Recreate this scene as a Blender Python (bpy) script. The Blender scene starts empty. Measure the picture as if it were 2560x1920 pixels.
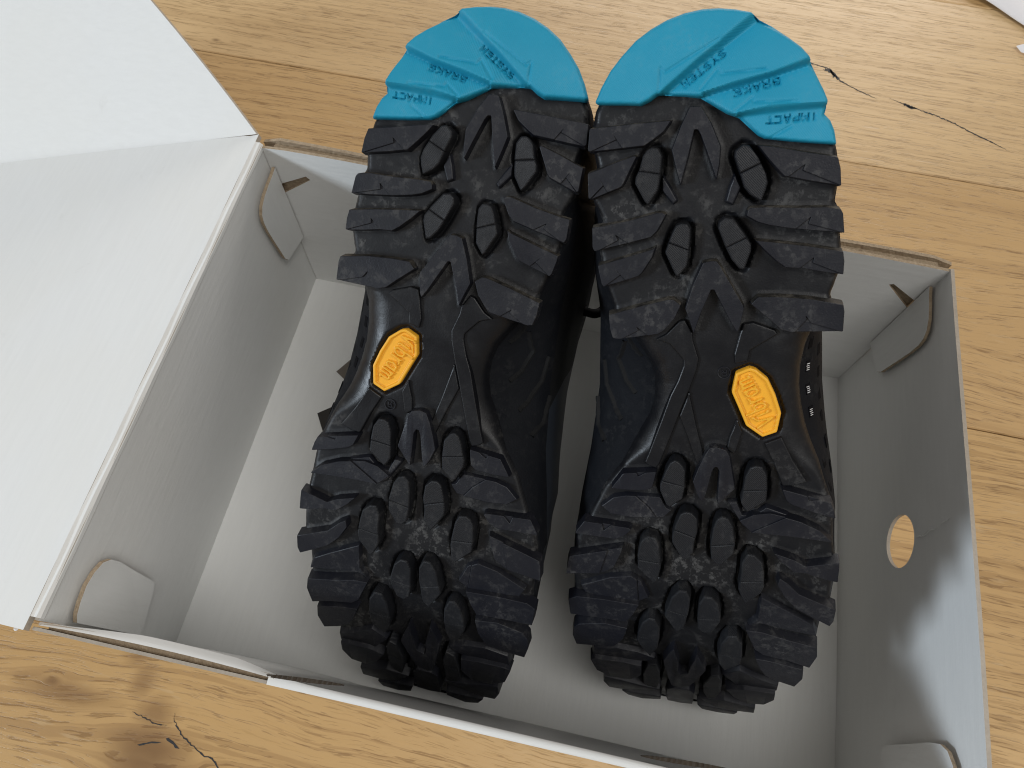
import bpy, bmesh, math, random
import numpy as np
from mathutils import Matrix, Vector
from mathutils.geometry import tessellate_polygon

# ------------------------------------------------------------------ scene, camera, light
S = bpy.context.scene
COL = S.collection
MM = 0.001                                   # the place is measured in millimetres
random.seed(7); RNG = np.random.default_rng(7)

CAM = np.array([168.82, 5.84, 390.49])       # phone held above the open box
RIGHT = (0.978932, 0.202947, 0.022473)
DOWN = (0.193701, -0.888198, -0.416635)
FWD = (-0.064594, 0.412210, -0.908796)
cd = bpy.data.cameras.new('camera'); cam = bpy.data.objects.new('camera', cd); COL.objects.link(cam)
cam.matrix_world = Matrix(((RIGHT[0], -DOWN[0], -FWD[0], CAM[0]*MM), (RIGHT[1], -DOWN[1], -FWD[1], CAM[1]*MM),
                           (RIGHT[2], -DOWN[2], -FWD[2], CAM[2]*MM), (0, 0, 0, 1)))
cd.sensor_fit = 'HORIZONTAL'; cd.sensor_width = 36.0; cd.lens = 1744.8/2560*36
cd.clip_start = 0.01; cd.clip_end = 30
cd.dof.use_dof = True; cd.dof.focus_distance = 0.285; cd.dof.aperture_fstop = 45.0
S.camera = cam

w = bpy.data.worlds.new('World'); S.world = w; w.use_nodes = True
bg = w.node_tree.nodes['Background']; bg.inputs[0].default_value = (1.0, 0.945, 0.88, 1); bg.inputs[1].default_value = 0.25

def area_light(name, loc, target, sx, sy, power, col):
    ld = bpy.data.lights.new(name, 'AREA'); ld.shape = 'RECTANGLE'; ld.size = sx; ld.size_y = sy
    ld.energy = power; ld.color = col
    o = bpy.data.objects.new(name, ld); COL.objects.link(o)
    o.location = loc
    o.rotation_euler = (Vector(target)-Vector(loc)).to_track_quat('-Z', 'Y').to_euler()
    return o
area_light('window_light', (-1.95, -1.20, 1.05), (0.17, 0.1, 0.1), 0.55, 0.40, 38, (0.78, 0.89, 1.0))
area_light('far_light', (0.45, 2.7, 0.95), (0.2, 0.3, 0.0), 1.8, 0.9, 30, (1.0, 0.96, 0.92))  # soft source added on the far side, gives the floor its sheen
area_light('room_fill', (0.88, -0.38, 2.05), (0.15, 0.1, 0.0), 1.3, 1.3, 22, (1.0, 0.98, 0.94))  # overhead fill added to brighten the box interior, like ceiling bounce

S.view_settings.view_transform = 'Standard'; S.view_settings.look = 'None'
S.view_settings.exposure = 0.0; S.view_settings.gamma = 1.0
S.render.engine = 'CYCLES'
S.cycles.pixel_filter_type = 'BLACKMAN_HARRIS'; S.cycles.filter_width = 1.1
S.render.resolution_x = 1024; S.render.resolution_y = 768

# ------------------------------------------------------------------ helpers
def mesh_obj(name, verts, faces, mat, parent=None, smooth=None, mats=None, midx=None):
    """verts in millimetres (in the parent's frame)"""
    me = bpy.data.meshes.new(name)
    me.from_pydata([tuple(float(c)*MM for c in v) for v in verts], [], [tuple(int(i) for i in f) for f in faces])
    if mats:
        for m in mats: me.materials.append(m)
        me.polygons.foreach_set('material_index', np.array(midx, dtype=np.int32))
    else: me.materials.append(mat)
    if smooth is not None:
        me.polygons.foreach_set('use_smooth', np.ones(len(me.polygons), dtype=bool))
        me.set_sharp_from_angle(angle=math.radians(smooth))
    me.update()
    o = bpy.data.objects.new(name, me); COL.objects.link(o)
    if parent: o.parent = parent
    return o
def fix_normals(o):
    bm = bmesh.new(); bm.from_mesh(o.data); bmesh.ops.recalc_face_normals(bm, faces=bm.faces); bm.to_mesh(o.data); bm.free(); return o
def tag(o, label=None, cat=None, group=None, kind=None):
    if label: o['label'] = label
    if cat: o['category'] = cat
    if group: o['group'] = group
    if kind: o['kind'] = kind
    return o
def empty(name, mat4):
    o = bpy.data.objects.new(name, None); o.empty_display_size = 0.02; COL.objects.link(o); o.matrix_world = mat4; return o

# ---- polygons (numpy, 2-D)
def area2(p):
    x, y = p[:, 0], p[:, 1]; return 0.5*np.sum(x*np.roll(y, -1)-np.roll(x, -1)*y)
def ccw(p):
    p = np.asarray(p, float); return p if area2(p) > 0 else p[::-1].copy()
def clean(p, eps=0.15):
    out = []
    for q in p:
        if not out or np.hypot(*(q-out[-1])) > eps: out.append(q)
    if len(out) > 3 and np.hypot(*(out[0]-out[-1])) < eps: out.pop()
    return np.array(out)
def densify(p, d):
    out = []
    for i in range(len(p)):
        a, b = p[i], p[(i+1) % len(p)]; n = max(1, int(np.ceil(np.hypot(*(b-a))/d)))
        for k in range(n): out.append(a+(b-a)*k/n)
    return np.array(out)
def round_corners(p, r):
    out = []
    n = len(p)
    for i in range(n):
        a, b, c = p[i-1], p[i], p[(i+1) % n]
        da, dc = a-b, c-b; la, lc = np.hypot(*da), np.hypot(*dc)
        cosang = np.dot(da, dc)/(la*lc+1e-9)
        if cosang < -0.97: out.append(b); continue
        t = min(r, la*.4, lc*.4)
        A, Cc = b+da/la*t, b+dc/lc*t
        out += [A, 0.25*A+0.5*b+0.25*Cc, Cc]
    return np.array(out)
def offset(p, d):
    """move the outline outwards by d (ccw polygon)"""
    e = np.roll(p, -1, 0)-p; L = np.hypot(e[:, 0], e[:, 1])+1e-9
    nrm = np.stack([e[:, 1], -e[:, 0]], 1)/L[:, None]
    m = nrm+np.roll(nrm, 1, 0); ml = np.hypot(m[:, 0], m[:, 1])+1e-6
    m /= ml[:, None]
    c = np.clip((m*nrm).sum(1), 0.6, 1)
    return p+m*(np.asarray(d)/c)[:, None] if np.ndim(d) else p+m*(d/c)[:, None]
def seg_dist(P, A, B):
    """distance of points P (n,2) to segments A-B (m,2): (n,) min"""
    best = np.full(len(P), 1e9)
    for a, b in zip(A, B):
        d = b-a; t = np.clip(((P-a)@d)/(d@d+1e-12), 0, 1)
        q = P-a-t[:, None]*d; best = np.minimum(best, np.hypot(q[:, 0], q[:, 1]))
    return best
def inside(P, poly):
    c = np.zeros(len(P), bool); n = len(poly)
    for i in range(n):
        a, b = poly[i], poly[i-1]
        k = ((a[1] > P[:, 1]) != (b[1] > P[:, 1]))
        xx = (b[0]-a[0])*(P[:, 1]-a[1])/(b[1]-a[1]+1e-15)+a[0]
        c ^= k & (P[:, 0] < xx)
    return c
def sdist(P, poly):
    poly = np.asarray(poly, float)
    d = seg_dist(P, poly, np.roll(poly, -1, 0)); return np.where(inside(P, poly), -d, d)
def line_dist(P, pl):
    pl = np.asarray(pl, float); return seg_dist(P, pl[:-1], pl[1:])
def sstep(a, b, x):
    t = np.clip((x-a)/(b-a), 0, 1); return t*t*(3-2*t)
def nearest_on(poly, q):
    best = None
    for i in range(len(poly)):
        a, b = poly[i], poly[(i+1) % len(poly)]; d = b-a
        t = np.clip(np.dot(q-a, d)/(d@d+1e-12), 0, 1); r = a+t*d; e = np.hypot(*(q-r))
        if best is None or e < best[0]: best = (e, i, t, r)
    return best
def split_poly(poly, cut):
    """split a polygon along an open polyline whose ends lie near its outline"""
    cut = np.asarray(cut, float)
    _, i, ti, a = nearest_on(poly, cut[0]); _, j, tj, b = nearest_on(poly, cut[-1])
    mid = list(cut[1:-1]); n = len(poly)
    if i == j:
        if ti > tj: i, j, ti, tj, a, b, mid = j, i, tj, ti, b, a, mid[::-1]
        p1 = [a]+mid+[b]
        p2 = [b]+[poly[(i+1+k) % n] for k in range(n)]+[a]+mid
    else:
        seq = []; k = (i+1) % n
        while True:
            seq.append(poly[k])
            if k == j: break
            k = (k+1) % n
        p1 = [a]+seq+[b]+mid[::-1]
        seq = []; k = (j+1) % n
        while True:
            seq.append(poly[k])
            if k == i: break
            k = (k+1) % n
        p2 = [b]+seq+[a]+mid
    p1, p2 = clean(ccw(np.array(p1))), clean(ccw(np.array(p2)))
    return (p1, p2) if abs(area2(p1)) > abs(area2(p2)) else (p2, p1)
def grid_mesh(poly, cell, hfun):
    """regular grid over a polygon with its rim snapped onto the outline; returns P2, faces, border loop"""
    poly = np.asarray(poly, float)
    mn, mx = poly.min(0)-cell, poly.max(0)+cell
    nx, ny = int((mx[0]-mn[0])/cell)+2, int((mx[1]-mn[1])/cell)+2
    gx, gy = np.meshgrid(np.arange(nx), np.arange(ny), indexing='ij')
    V = np.stack([mn[0]+gx.ravel()*cell, mn[1]+gy.ravel()*cell], 1)
    cc = np.stack([mn[0]+(gx[:-1, :-1].ravel()+.5)*cell, mn[1]+(gy[:-1, :-1].ravel()+.5)*cell], 1)
    keep = inside(cc, poly)
    i0 = (gx[:-1, :-1]*ny+gy[:-1, :-1]).ravel()[keep]
    F = np.stack([i0, i0+ny, i0+ny+1, i0+1], 1)
    # border edges
    E = {}
    for f in F:
        for k in range(4):
            a, b = int(f[k]), int(f[(k+1) % 4])
            if (b, a) in E: del E[(b, a)]
            else: E[(a, b)] = 1
    nxt = {}
    for a, b in E: nxt.setdefault(a, []).append(b)
    loops = []
    while nxt:
        s = next(iter(nxt)); loop = [s]; c = s
        while True:
            l = nxt.get(c)
            if not l: break
            d = l.pop()
            if not l: del nxt[c]
            if d == s: break
            loop.append(d); c = d
        loops.append(loop)
    loop = max(loops, key=len)
    for L in loops:
        for i in L: V[i] = nearest_on(poly, V[i])[3]
    used = np.unique(F); remap = -np.ones(len(V), int); remap[used] = np.arange(len(used))
    return V[used], remap[F], remap[np.array(loop)]

# ------------------------------------------------------------------ materials
def new_mat(name):
    m = bpy.data.materials.new(name); m.use_nodes = True
    nt = m.node_tree; b = nt.nodes['Principled BSDF']; return m, nt, b
def nd(nt, typ, **kw):
    n = nt.nodes.new(typ)
    for k, v in kw.items():
        if k == 'inp':
            for kk, vv in v.items(): n.inputs[kk].default_value = vv
        else: setattr(n, k, v)
    return n
def coords(nt, scale=(1, 1, 1), rot=(0, 0, 0), loc=(0, 0, 0), kind='Object'):
    tc = nd(nt, 'ShaderNodeTexCoord'); mp = nd(nt, 'ShaderNodeMapping')
    mp.inputs['Scale'].default_value = scale; mp.inputs['Rotation'].default_value = rot; mp.inputs['Location'].default_value = loc
    nt.links.new(tc.outputs[kind], mp.inputs[0]); return mp.outputs[0]
def noise(nt, vec, scale, detail=4, rough=.55, dist=0):
    n = nd(nt, 'ShaderNodeTexNoise', inp={'Scale': scale, 'Detail': detail, 'Roughness': rough, 'Distortion': dist})
    nt.links.new(vec, n.inputs['Vector']); return n.outputs['Fac']
def ramp(nt, fac, stops, interp='LINEAR'):
    r = nd(nt, 'ShaderNodeValToRGB'); r.color_ramp.interpolation = interp
    while len(r.color_ramp.elements) < len(stops): r.color_ramp.elements.new(0.5)
    for e, (p, c) in zip(r.color_ramp.elements, stops):
        e.position = p; e.color = (*c, 1) if len(c) == 3 else c
    nt.links.new(fac, r.inputs[0]); return r.outputs[0]
def mix(nt, fac, a, b, blend='MIX'):
    m = nd(nt, 'ShaderNodeMix', data_type='RGBA', blend_type=blend)
    for s, v in ((m.inputs[0], fac), (m.inputs[6], a), (m.inputs[7], b)):
        if hasattr(v, 'is_linked'): nt.links.new(v, s)
        elif isinstance(v, (int, float)): s.default_value = v
        else: s.default_value = (*v, 1) if len(v) == 3 else v
    return m.outputs[2]
def math_(nt, op, a, b=None, c=None, clamp=False):
    m = nd(nt, 'ShaderNodeMath', operation=op, use_clamp=clamp)
    for i, v in enumerate((a, b, c)):
        if v is None: continue
        if hasattr(v, 'is_linked'): nt.links.new(v, m.inputs[i])
        else: m.inputs[i].default_value = v
    return m.outputs[0]
def bump(nt, b, h, strength, dist):
    n = nd(nt, 'ShaderNodeBump', inp={'Strength': strength, 'Distance': dist})
    nt.links.new(h, n.inputs['Height']); nt.links.new(n.outputs[0], b.inputs['Normal']); return n

def rubber(name, base, rough, dust=1.0, hatch=0, spec=.5, cake=0.0, clean=0, bmp=.45):
    """worn black rubber: cloudy tone, dry scuffs, grey dust, a little lint"""
    m, nt, b = new_mat(name)
    v = coords(nt)
    n1 = noise(nt, v, 55, 6, .68, .4); n2 = noise(nt, v, 330, 5, .7); n3 = noise(nt, v, 1700, 2, .5); n4 = noise(nt, v, 22, 3, .5)
    d1 = ramp(nt, n1, [(.47, (0, 0, 0)), (.68, (1, 1, 1))])
    keep = None
    if clean:                                    # the waist never touches the ground and stays clean
        sx = nd(nt, 'ShaderNodeSeparateXYZ'); nt.links.new(v, sx.inputs[0])
        def srange(a, b_):
            q = nd(nt, 'ShaderNodeMapRange', interpolation_type='SMOOTHSTEP'); q.inputs[1].default_value = a; q.inputs[2].default_value = b_
            nt.links.new(sx.outputs[0], q.inputs[0]); return q.outputs[0]
        waist = math_(nt, 'MULTIPLY', srange(.138, .150), math_(nt, 'SUBTRACT', 1.0, srange(.184, .198)))
        keep = math_(nt, 'SUBTRACT', 1.0, math_(nt, 'MULTIPLY', waist, .88)); d1 = math_(nt, 'MULTIPLY', d1, keep)
    d2 = ramp(nt, n2, [(.50, (0, 0, 0)), (.58, (1, 1, 1))])
    dm = math_(nt, 'MULTIPLY', d1, d2)
    tone = mix(nt, n4, tuple(c*.75 for c in base), tuple(c*1.25 for c in base))
    haze = ramp(nt, n1, [(.38, (0, 0, 0)), (.8, (1, 1, 1))])
    if keep is not None: haze = math_(nt, 'MULTIPLY', haze, keep)
    col = mix(nt, math_(nt, 'MULTIPLY', haze, .45*dust, clamp=True), tone, (.019, .018, .0175))
    col = mix(nt, math_(nt, 'MULTIPLY', dm, .70*dust, clamp=True), col, (.115, .113, .110))
    if cake:
        ck = math_(nt, 'MULTIPLY', ramp(nt, n2, [(.36, (0, 0, 0)), (.62, (1, 1, 1))]), ramp(nt, n1, [(.34, (.15,)*3), (.60, (1, 1, 1))]))
        col = mix(nt, math_(nt, 'MULTIPLY', ck, cake, clamp=True), col, (.125, .112, .092))
    # hair-thin scratches
    mp = coords(nt, (1, 9, 1), (0, 0, .6)); sc = noise(nt, mp, 130, 2, .5)
    scr = math_(nt, 'MULTIPLY', ramp(nt, sc, [(.66, (0, 0, 0)), (.68, (1, 1, 1)), (.695, (1, 1, 1)), (.71, (0, 0, 0))]), d1)
    col = mix(nt, math_(nt, 'MULTIPLY', scr, .35*dust, clamp=True), col, (.12, .12, .12))
    nt.links.new(col, b.inputs['Base Color'])
    r = ramp(nt, n1, [(.3, (rough-.06,)*3), (.75, (min(.95, rough+.28),)*3)])
    if keep is not None: r = math_(nt, 'SUBTRACT', r, math_(nt, 'MULTIPLY', waist, .10))
    nt.links.new(r, b.inputs['Roughness'])
    b.inputs['Specular IOR Level'].default_value = spec
    h = mix(nt, .45, n2, n3)
    if hatch:
        wv = nd(nt, 'ShaderNodeTexWave', inp={'Scale': 900.0, 'Distortion': .5}); wv.bands_direction = 'DIAGONAL'; nt.links.new(v, wv.inputs['Vector'])
        h = mix(nt, .30, h, wv.outputs['Fac'])
    bump(nt, b, h, bmp, .0006)
    return m
M = {}
M['rubber'] = rubber('tread_rubber', (.0076, .0084, .0132), .42, .48, spec=.36, bmp=.25)
M['rubber_dusty'] = rubber('tread_rubber_dusty', (.010, .0098, .0098), .60, 1.0, spec=.25, cake=.8, bmp=.4)
M['rubber_base'] = rubber('outsole_rubber', (.0062, .0066, .0084), .40, .82, spec=.34, clean=1, bmp=.18)
M['stud'] = rubber('stud_rubber', (.0085, .0094, .0122), .48, .3, hatch=1, spec=.34)
M['side'] = rubber('midsole_rubber', (.0040, .0050, .0075), .66, .15, spec=.18)
def blue_mat():
    m, nt, b = new_mat('blue_heel_rubber'); v = coords(nt)
    n1 = noise(nt, v, 55, 4, .6); n2 = noise(nt, v, 700, 3, .6)
    c = mix(nt, n1, (.005, .235, .385), (.012, .31, .47))
    smud = math_(nt, 'MULTIPLY', ramp(nt, n1, [(.5, (0, 0, 0)), (.85, (1, 1, 1))]), ramp(nt, n2, [(.4, (0, 0, 0)), (.7, (1, 1, 1))]))
    c = mix(nt, math_(nt, 'MULTIPLY', smud, .30, clamp=True), c, (.22, .33, .36))
    nt.links.new(c, b.inputs['Base Color']); b.inputs['Roughness'].default_value = .55; b.inputs['Specular IOR Level'].default_value = .4
    wv = nd(nt, 'ShaderNodeTexWave', inp={'Scale': 950.0, 'Distortion': 1.6, 'Detail': 1.0}); wv.bands_direction = 'DIAGONAL'; nt.links.new(v, wv.inputs['Vector'])
    bump(nt, b, mix(nt, .3, n2, wv.outputs['Fac']), .35, .0004)
    return m
M['blue'] = blue_mat()
def plain(name, col, rough, nscale=300, var=.12, bstr=.15, spec=.5):
    m, nt, b = new_mat(name); v = coords(nt); n1 = noise(nt, v, nscale, 4, .6); n2 = noise(nt, v, nscale/9, 3, .5)
    c = mix(nt, mix(nt, .5, n1, n2), tuple(x*(1-var) for x in col), tuple(min(1, x*(1+var)) for x in col))
    nt.links.new(c, b.inputs['Base Color']); b.inputs['Roughness'].default_value = rough; b.inputs['Specular IOR Level'].default_value = spec
    if bstr: bump(nt, b, n1, bstr, .0004)
    return m
M['yellow'] = plain('yellow_badge_rubber', (.88, .43, .030), .40, 500, .06, .06)
M['upper'] = plain('black_upper_textile', (.0045, .005, .006), .75, 900, .3, .4, .3)
M['upper_panel'] = plain('slate_upper_leather', (.017, .022, .031), .6, 600, .2, .3, .4)
M['lining'] = plain('black_lining', (.006, .006, .007), .9, 900, .2, .3, .2)
M['lace'] = plain('black_lace', (.007, .007, .008), .8, 1200, .3, .4, .2)
M['thread'] = plain('reflective_thread', (.75, .76, .78), .35, 900, .1, 0)
M['hole'] = plain('dark_mesh', (.004, .004, .005), .9, 900, .2, .2, .1)
M['tagcard'] = plain('dark_card', (.022, .019, .016), .6, 200, .1, .05)
M['tagback'] = plain('grey_brown_card', (.14, .12, .10), .7, 200, .1, .05)
M['tissue'] = plain('white_tissue', (.80, .78, .79), .8, 60, .03, .1)
M['filler'] = plain('black_knot_filler', (.020, .020, .022), .6, 800, .3, .2)
M['crumb'] = plain('white_crumb', (.8, .8, .8), .8, 800, .05, .2)

def paper(name, flute_axis, col=(.77, .775, .765)):
    """white-lined corrugated card: faint flutes along one axis, scuffs, soft stains"""
    m, nt, b = new_mat(name)
    sc = [9, 9, 9]; sc[flute_axis] = 1.1
    v = coords(nt, tuple(sc)); vi = coords(nt)
    st = noise(nt, v, 42, 3, .6); big = noise(nt, vi, 9, 4, .55); fine = noise(nt, vi, 700, 2, .5); sm = noise(nt, vi, 45, 4, .65, .6)
    c = mix(nt, st, tuple(x*.945 for x in col), tuple(min(1, x*1.02) for x in col))
    c = mix(nt, math_(nt, 'MULTIPLY', ramp(nt, big, [(.45, (0, 0, 0)), (.75, (1, 1, 1))]), .35), c, (col[0]*.97, col[1]*.945, col[2]*.89))
    c = mix(nt, math_(nt, 'MULTIPLY', ramp(nt, sm, [(.66, (0, 0, 0)), (.80, (1, 1, 1))]), .16), c, (.45, .43, .40))
    nt.links.new(c, b.inputs['Base Color']); b.inputs['Roughness'].default_value = .8; b.inputs['Specular IOR Level'].default_value = .2
    h = mix(nt, .12, st, fine)
    bump(nt, b, h, .28, .0006)
    return m
M['paper_x'] = paper('white_card_flutes_x', 0)
M['paper_y'] = paper('white_card_flutes_y', 1)
M['paper_z'] = paper('white_card_flutes_z', 2)
def kraft():
    m, nt, b = new_mat('kraft_card_edge'); v = coords(nt)
    n = noise(nt, v, 500, 3, .6); wv = nd(nt, 'ShaderNodeTexNoise', inp={'Scale': 900.0}); nt.links.new(v, wv.inputs['Vector'])
    c = mix(nt, n, (.20, .14, .085), (.52, .42, .30)); nt.links.new(c, b.inputs['Base Color']); b.inputs['Roughness'].default_value = .85
    bump(nt, b, wv.outputs['Fac'], .6, .001); return m
M['kraft'] = kraft()
M['edge'] = plain('card_cut_edge', (.40, .35, .29), .85, 900, .35, .5)
M['flute'] = plain('torn_kraft_flutes', (.055, .042, .030), .9, 700, .5, .6)

def oak(name, seed, knots, tone, stains=(), con=.34, wave=.02):
    """oiled oak: growth-ring lines along x that bend round the knots, short pores, pale ray flecks"""
    m, nt, b = new_mat(name)
    tc = nd(nt, 'ShaderNodeTexCoord'); sx = nd(nt, 'ShaderNodeSeparateXYZ'); nt.links.new(tc.outputs['Object'], sx.inputs[0])
    X, Y = sx.outputs[0], sx.outputs[1]
    def vec(x, y, z=0.0):
        c = nd(nt, 'ShaderNodeCombineXYZ')
        for i, q in enumerate((x, y, z)):
            if hasattr(q, 'is_linked'): nt.links.new(q, c.inputs[i])
            else: c.inputs[i].default_value = q
        return c.outputs[0]
    xs = math_(nt, 'ADD', X, seed*1.37)
    wob = noise(nt, vec(math_(nt, 'MULTIPLY', xs, 3.6), math_(nt, 'MULTIPLY', Y, 9.0), seed), 1.0, 3, .5)
    wob2 = noise(nt, vec(math_(nt, 'MULTIPLY', xs, 40.0), math_(nt, 'MULTIPLY', Y, 60.0), seed+3), 1.0, 3, .55)
    g = math_(nt, 'ADD', Y, math_(nt, 'MULTIPLY', math_(nt, 'SUBTRACT', wob, .5), wave))
    g = math_(nt, 'ADD', g, math_(nt, 'MULTIPLY', math_(nt, 'SUBTRACT', wob2, .5), .0022))
    kd_all = None
    for kx, ky, kr in knots:                                  # grain flows round each knot
        dx = math_(nt, 'MULTIPLY', math_(nt, 'SUBTRACT', X, kx), .55); dy = math_(nt, 'SUBTRACT', Y, ky)
        r2 = math_(nt, 'ADD', math_(nt, 'MULTIPLY', dx, dx), math_(nt, 'MULTIPLY', dy, dy))
        g = math_(nt, 'SUBTRACT', g, math_(nt, 'MULTIPLY', dy, math_(nt, 'DIVIDE', kr*kr, math_(nt, 'ADD', r2, kr*kr))))
        kk = math_(nt, 'EXPONENT', math_(nt, 'MULTIPLY', r2, -1.0/(kr*kr*.25)))
        kd_all = kk if kd_all is None else math_(nt, 'MAXIMUM', kd_all, kk)
    st_all = None
    for kx, ky, rx, ry in stains:
        dx = math_(nt, 'DIVIDE', math_(nt, 'SUBTRACT', X, kx), rx); dy = math_(nt, 'DIVIDE', math_(nt, 'SUBTRACT', Y, ky), ry)
        kk = math_(nt, 'EXPONENT', math_(nt, 'MULTIPLY', math_(nt, 'ADD', math_(nt, 'MULTIPLY', dx, dx), math_(nt, 'MULTIPLY', dy, dy)), -1.0))
        st_all = kk if st_all is None else math_(nt, 'MAXIMUM', st_all, kk)
    # growth rings: irregular spacing via 1-D noise of g
    rings = noise(nt, vec(math_(nt, 'MULTIPLY', xs, 5.0), math_(nt, 'MULTIPLY', g, 300.0), seed+9), 1.0, 3, .6)
    line = ramp(nt, rings, [(.50, (0, 0, 0)), (.575, (1, 1, 1))])
    pores = noise(nt, vec(math_(nt, 'MULTIPLY', xs, 75.0), math_(nt, 'MULTIPLY', g, 1250.0), seed+5), 1.0, 2, .5)
    pore = math_(nt, 'MULTIPLY', ramp(nt, pores, [(.56, (0, 0, 0)), (.62, (1, 1, 1))]), ramp(nt, rings, [(.38, (.25,)*3), (.52, (1, 1, 1))]))
    broad = noise(nt, vec(math_(nt, 'MULTIPLY', xs, 3.0), math_(nt, 'MULTIPLY', g, 34.0), seed+2), 1.0, 3, .5)
    lo, hi, dk = [(c_[0]*.96, c_[1]*1.0, c_[2]*1.07) for c_ in tone]
    c = mix(nt, broad, lo, hi)
    c = mix(nt, math_(nt, 'MULTIPLY', line, con), c, dk)
    c = mix(nt, math_(nt, 'MULTIPLY', pore, .55), c, tuple(x*.80 for x in dk))
    fl = noise(nt, vec(math_(nt, 'ADD', math_(nt, 'MULTIPLY', xs, 60.0), math_(nt, 'MULTIPLY', Y, 40.0)), math_(nt, 'MULTIPLY', Y, 330.0), seed+7), 1.0, 1, .5)
    flm = noise(nt, vec(math_(nt, 'MULTIPLY', xs, 9.0), math_(nt, 'MULTIPLY', Y, 12.0), seed+8), 1.0, 2, .5)
    fleck = math_(nt, 'MULTIPLY', ramp(nt, fl, [(.66, (0, 0, 0)), (.72, (1, 1, 1))]), ramp(nt, flm, [(.5, (0, 0, 0)), (.62, (1, 1, 1))]))
    c = mix(nt, math_(nt, 'MULTIPLY', fleck, .35), c, (.62, .46, .27))
    if kd_all is not None:
        c = mix(nt, math_(nt, 'MULTIPLY', ramp(nt, kd_all, [(.08, (0, 0, 0)), (.9, (1, 1, 1))]), .6), c, (.14, .070, .030))
    if st_all is not None:
        brk = math_(nt, 'ADD', math_(nt, 'MULTIPLY', st_all, .75), math_(nt, 'MULTIPLY', wob2, .5))
        c = mix(nt, math_(nt, 'MULTIPLY', ramp(nt, brk, [(.38, (0, 0, 0)), (1.0, (1, 1, 1))]), .62), c, (.20, .105, .046))
    nt.links.new(c, b.inputs['Base Color'])
    rr = ramp(nt, rings, [(.3, (.30,)*3), (.7, (.46,)*3)]); nt.links.new(rr, b.inputs['Roughness']); b.inputs['Specular IOR Level'].default_value = .42
    h = math_(nt, 'SUBTRACT', math_(nt, 'MULTIPLY', rings, -.6), pore)
    bump(nt, b, h, .30, .0006)
    return m

# ------------------------------------------------------------------ oak floor (setting)
FZ = -3.0
floor = tag(mesh_obj('floor', [(-1600, -1200, FZ-14), (1900, -1200, FZ-14), (1900, 2600, FZ-14), (-1600, 2600, FZ-14)], [(0, 1, 2, 3)], plain('dark_subfloor', (.03, .02, .012), .9)), kind='structure')  # dark subfloor sheet below the plank joints
floor['label'] = 'oak plank floor under the box'
tones = [((.53, .320, .130), (.67, .435, .195), (.27, .140, .048)), ((.53, .325, .140), (.68, .440, .200), (.28, .145, .052)),
         ((.61, .40, .190), (.76, .52, .265), (.35, .20, .082)), ((.51, .300, .115), (.65, .41, .175), (.27, .135, .045))]
KN = {-0.182: [(.004, -.033, .018), (-.0554, -.0293, .0042)], .414: [(-.1487, .4274, .0035)]}
def plank(y0, y1, i, kn, tone, stains=(), con=.34, wave=.02):
    g = .35; c = .7                                            # half joint, eased edge
    x0, x1 = -1600, 1900
    v = []
    for x in (x0, x1):
        v += [(x, y0+g, FZ-12), (x, y0+g, FZ-c), (x, y0+g+c, FZ), (x, y1-g-c, FZ), (x, y1-g, FZ-c), (x, y1-g, FZ-12)]
    f = [(k, k+6, k+7, k+1) for k in range(5)]
    return mesh_obj('plank', v, f, oak('oak_%d' % i, i*3.1+1, kn, tone, stains, con, wave), floor)
edges = [-778.0, -580.0, -382.0, -183.0, 15.5, 215.0, 414.0, 610.5, 809.0, 1007.0, 1206.0, 1404.0, 1602.0]
planks = {}
for i in range(len(edges)-1):
    kn = []; stn = (); con = .22; wave = .016
    if edges[i] == -183.0:
        kn = [(.004, -.052, .020), (-.0554, -.0293, .0045)]; con = .36; wave = .05
        stn = [(-.017, -.008, .008, .008), (-.010, -.020, .007, .010), (.002, -.033, .012, .008), (.006, -.047, .022, .008), (-.045, -.033, .030, .006), (.012, -.060, .025, .007)]
    if edges[i] == 15.5: con = .36; wave = .03
    if edges[i] == 414.0: kn = [(-.1487, .4274, .0035)]
    if edges[i] == 215.0: kn = [(.50, .275, .020)]
    planks[i] = plank(edges[i], edges[i+1], i, kn, tones[i % 4], stn, con, wave)
# black filled cracks of the knots: thin resin sheets lying in the oak
def crack(pts, wid, pl):
    pts = np.array(pts, float); out = [pts[0]]
    for a, b in zip(pts[:-1], pts[1:]):
        n = max(2, int(np.hypot(*(b-a))/1.2))
        for k in range(1, n+1): out.append(a+(b-a)*k/n)
    P = np.array(out); P[1:-1] += RNG.normal(0, .28, P[1:-1].shape)
    t = np.gradient(P, axis=0); t /= np.hypot(t[:, 0], t[:, 1])[:, None]+1e-9; nr = np.stack([-t[:, 1], t[:, 0]], 1)
    s = np.linspace(0, 1, len(P)); wd = wid*np.clip(np.minimum(s, 1-s)*6, .12, 1)*RNG.uniform(.45, 1.25, len(P))
    V = [(*q, FZ+.12) for q in P+nr*wd[:, None]]+[(*q, FZ+.12) for q in P-nr*wd[:, None]]
    n = len(P)
    return mesh_obj('knot_crack', V, [(k, k+1, n+k+1, n+k) for k in range(n-1)], M['filler'], planks[pl])
crack([(-9.5, -34.7), (-2, -36.2), (5.5, -37.6), (10, -37)], .32, 3)
crack([(11.5, -31), (12.8, -34.6), (18.3, -39.4), (26.8, -43.5), (33.8, -46.4), (37.2, -46.4), (41.6, -49.1), (48, -54)], .36, 3)
crack([(-.9, -48.1), (5.7, -45.7), (10.3, -44.7)], .42, 3)
crack([(11.9, -42.6), (16.9, -44.1), (20, -45.6)], .55, 3)
crack([(300, 514), (318.1, 510.2), (329.6, 508), (334.2, 502.6), (339.9, 495.8), (352.3, 489.2), (369, 482.1)], .62, 6)
crack([(326, 505.5), (330, 505.5), (333, 504), (336, 501), (339, 497)], 1.5, 6)
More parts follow.
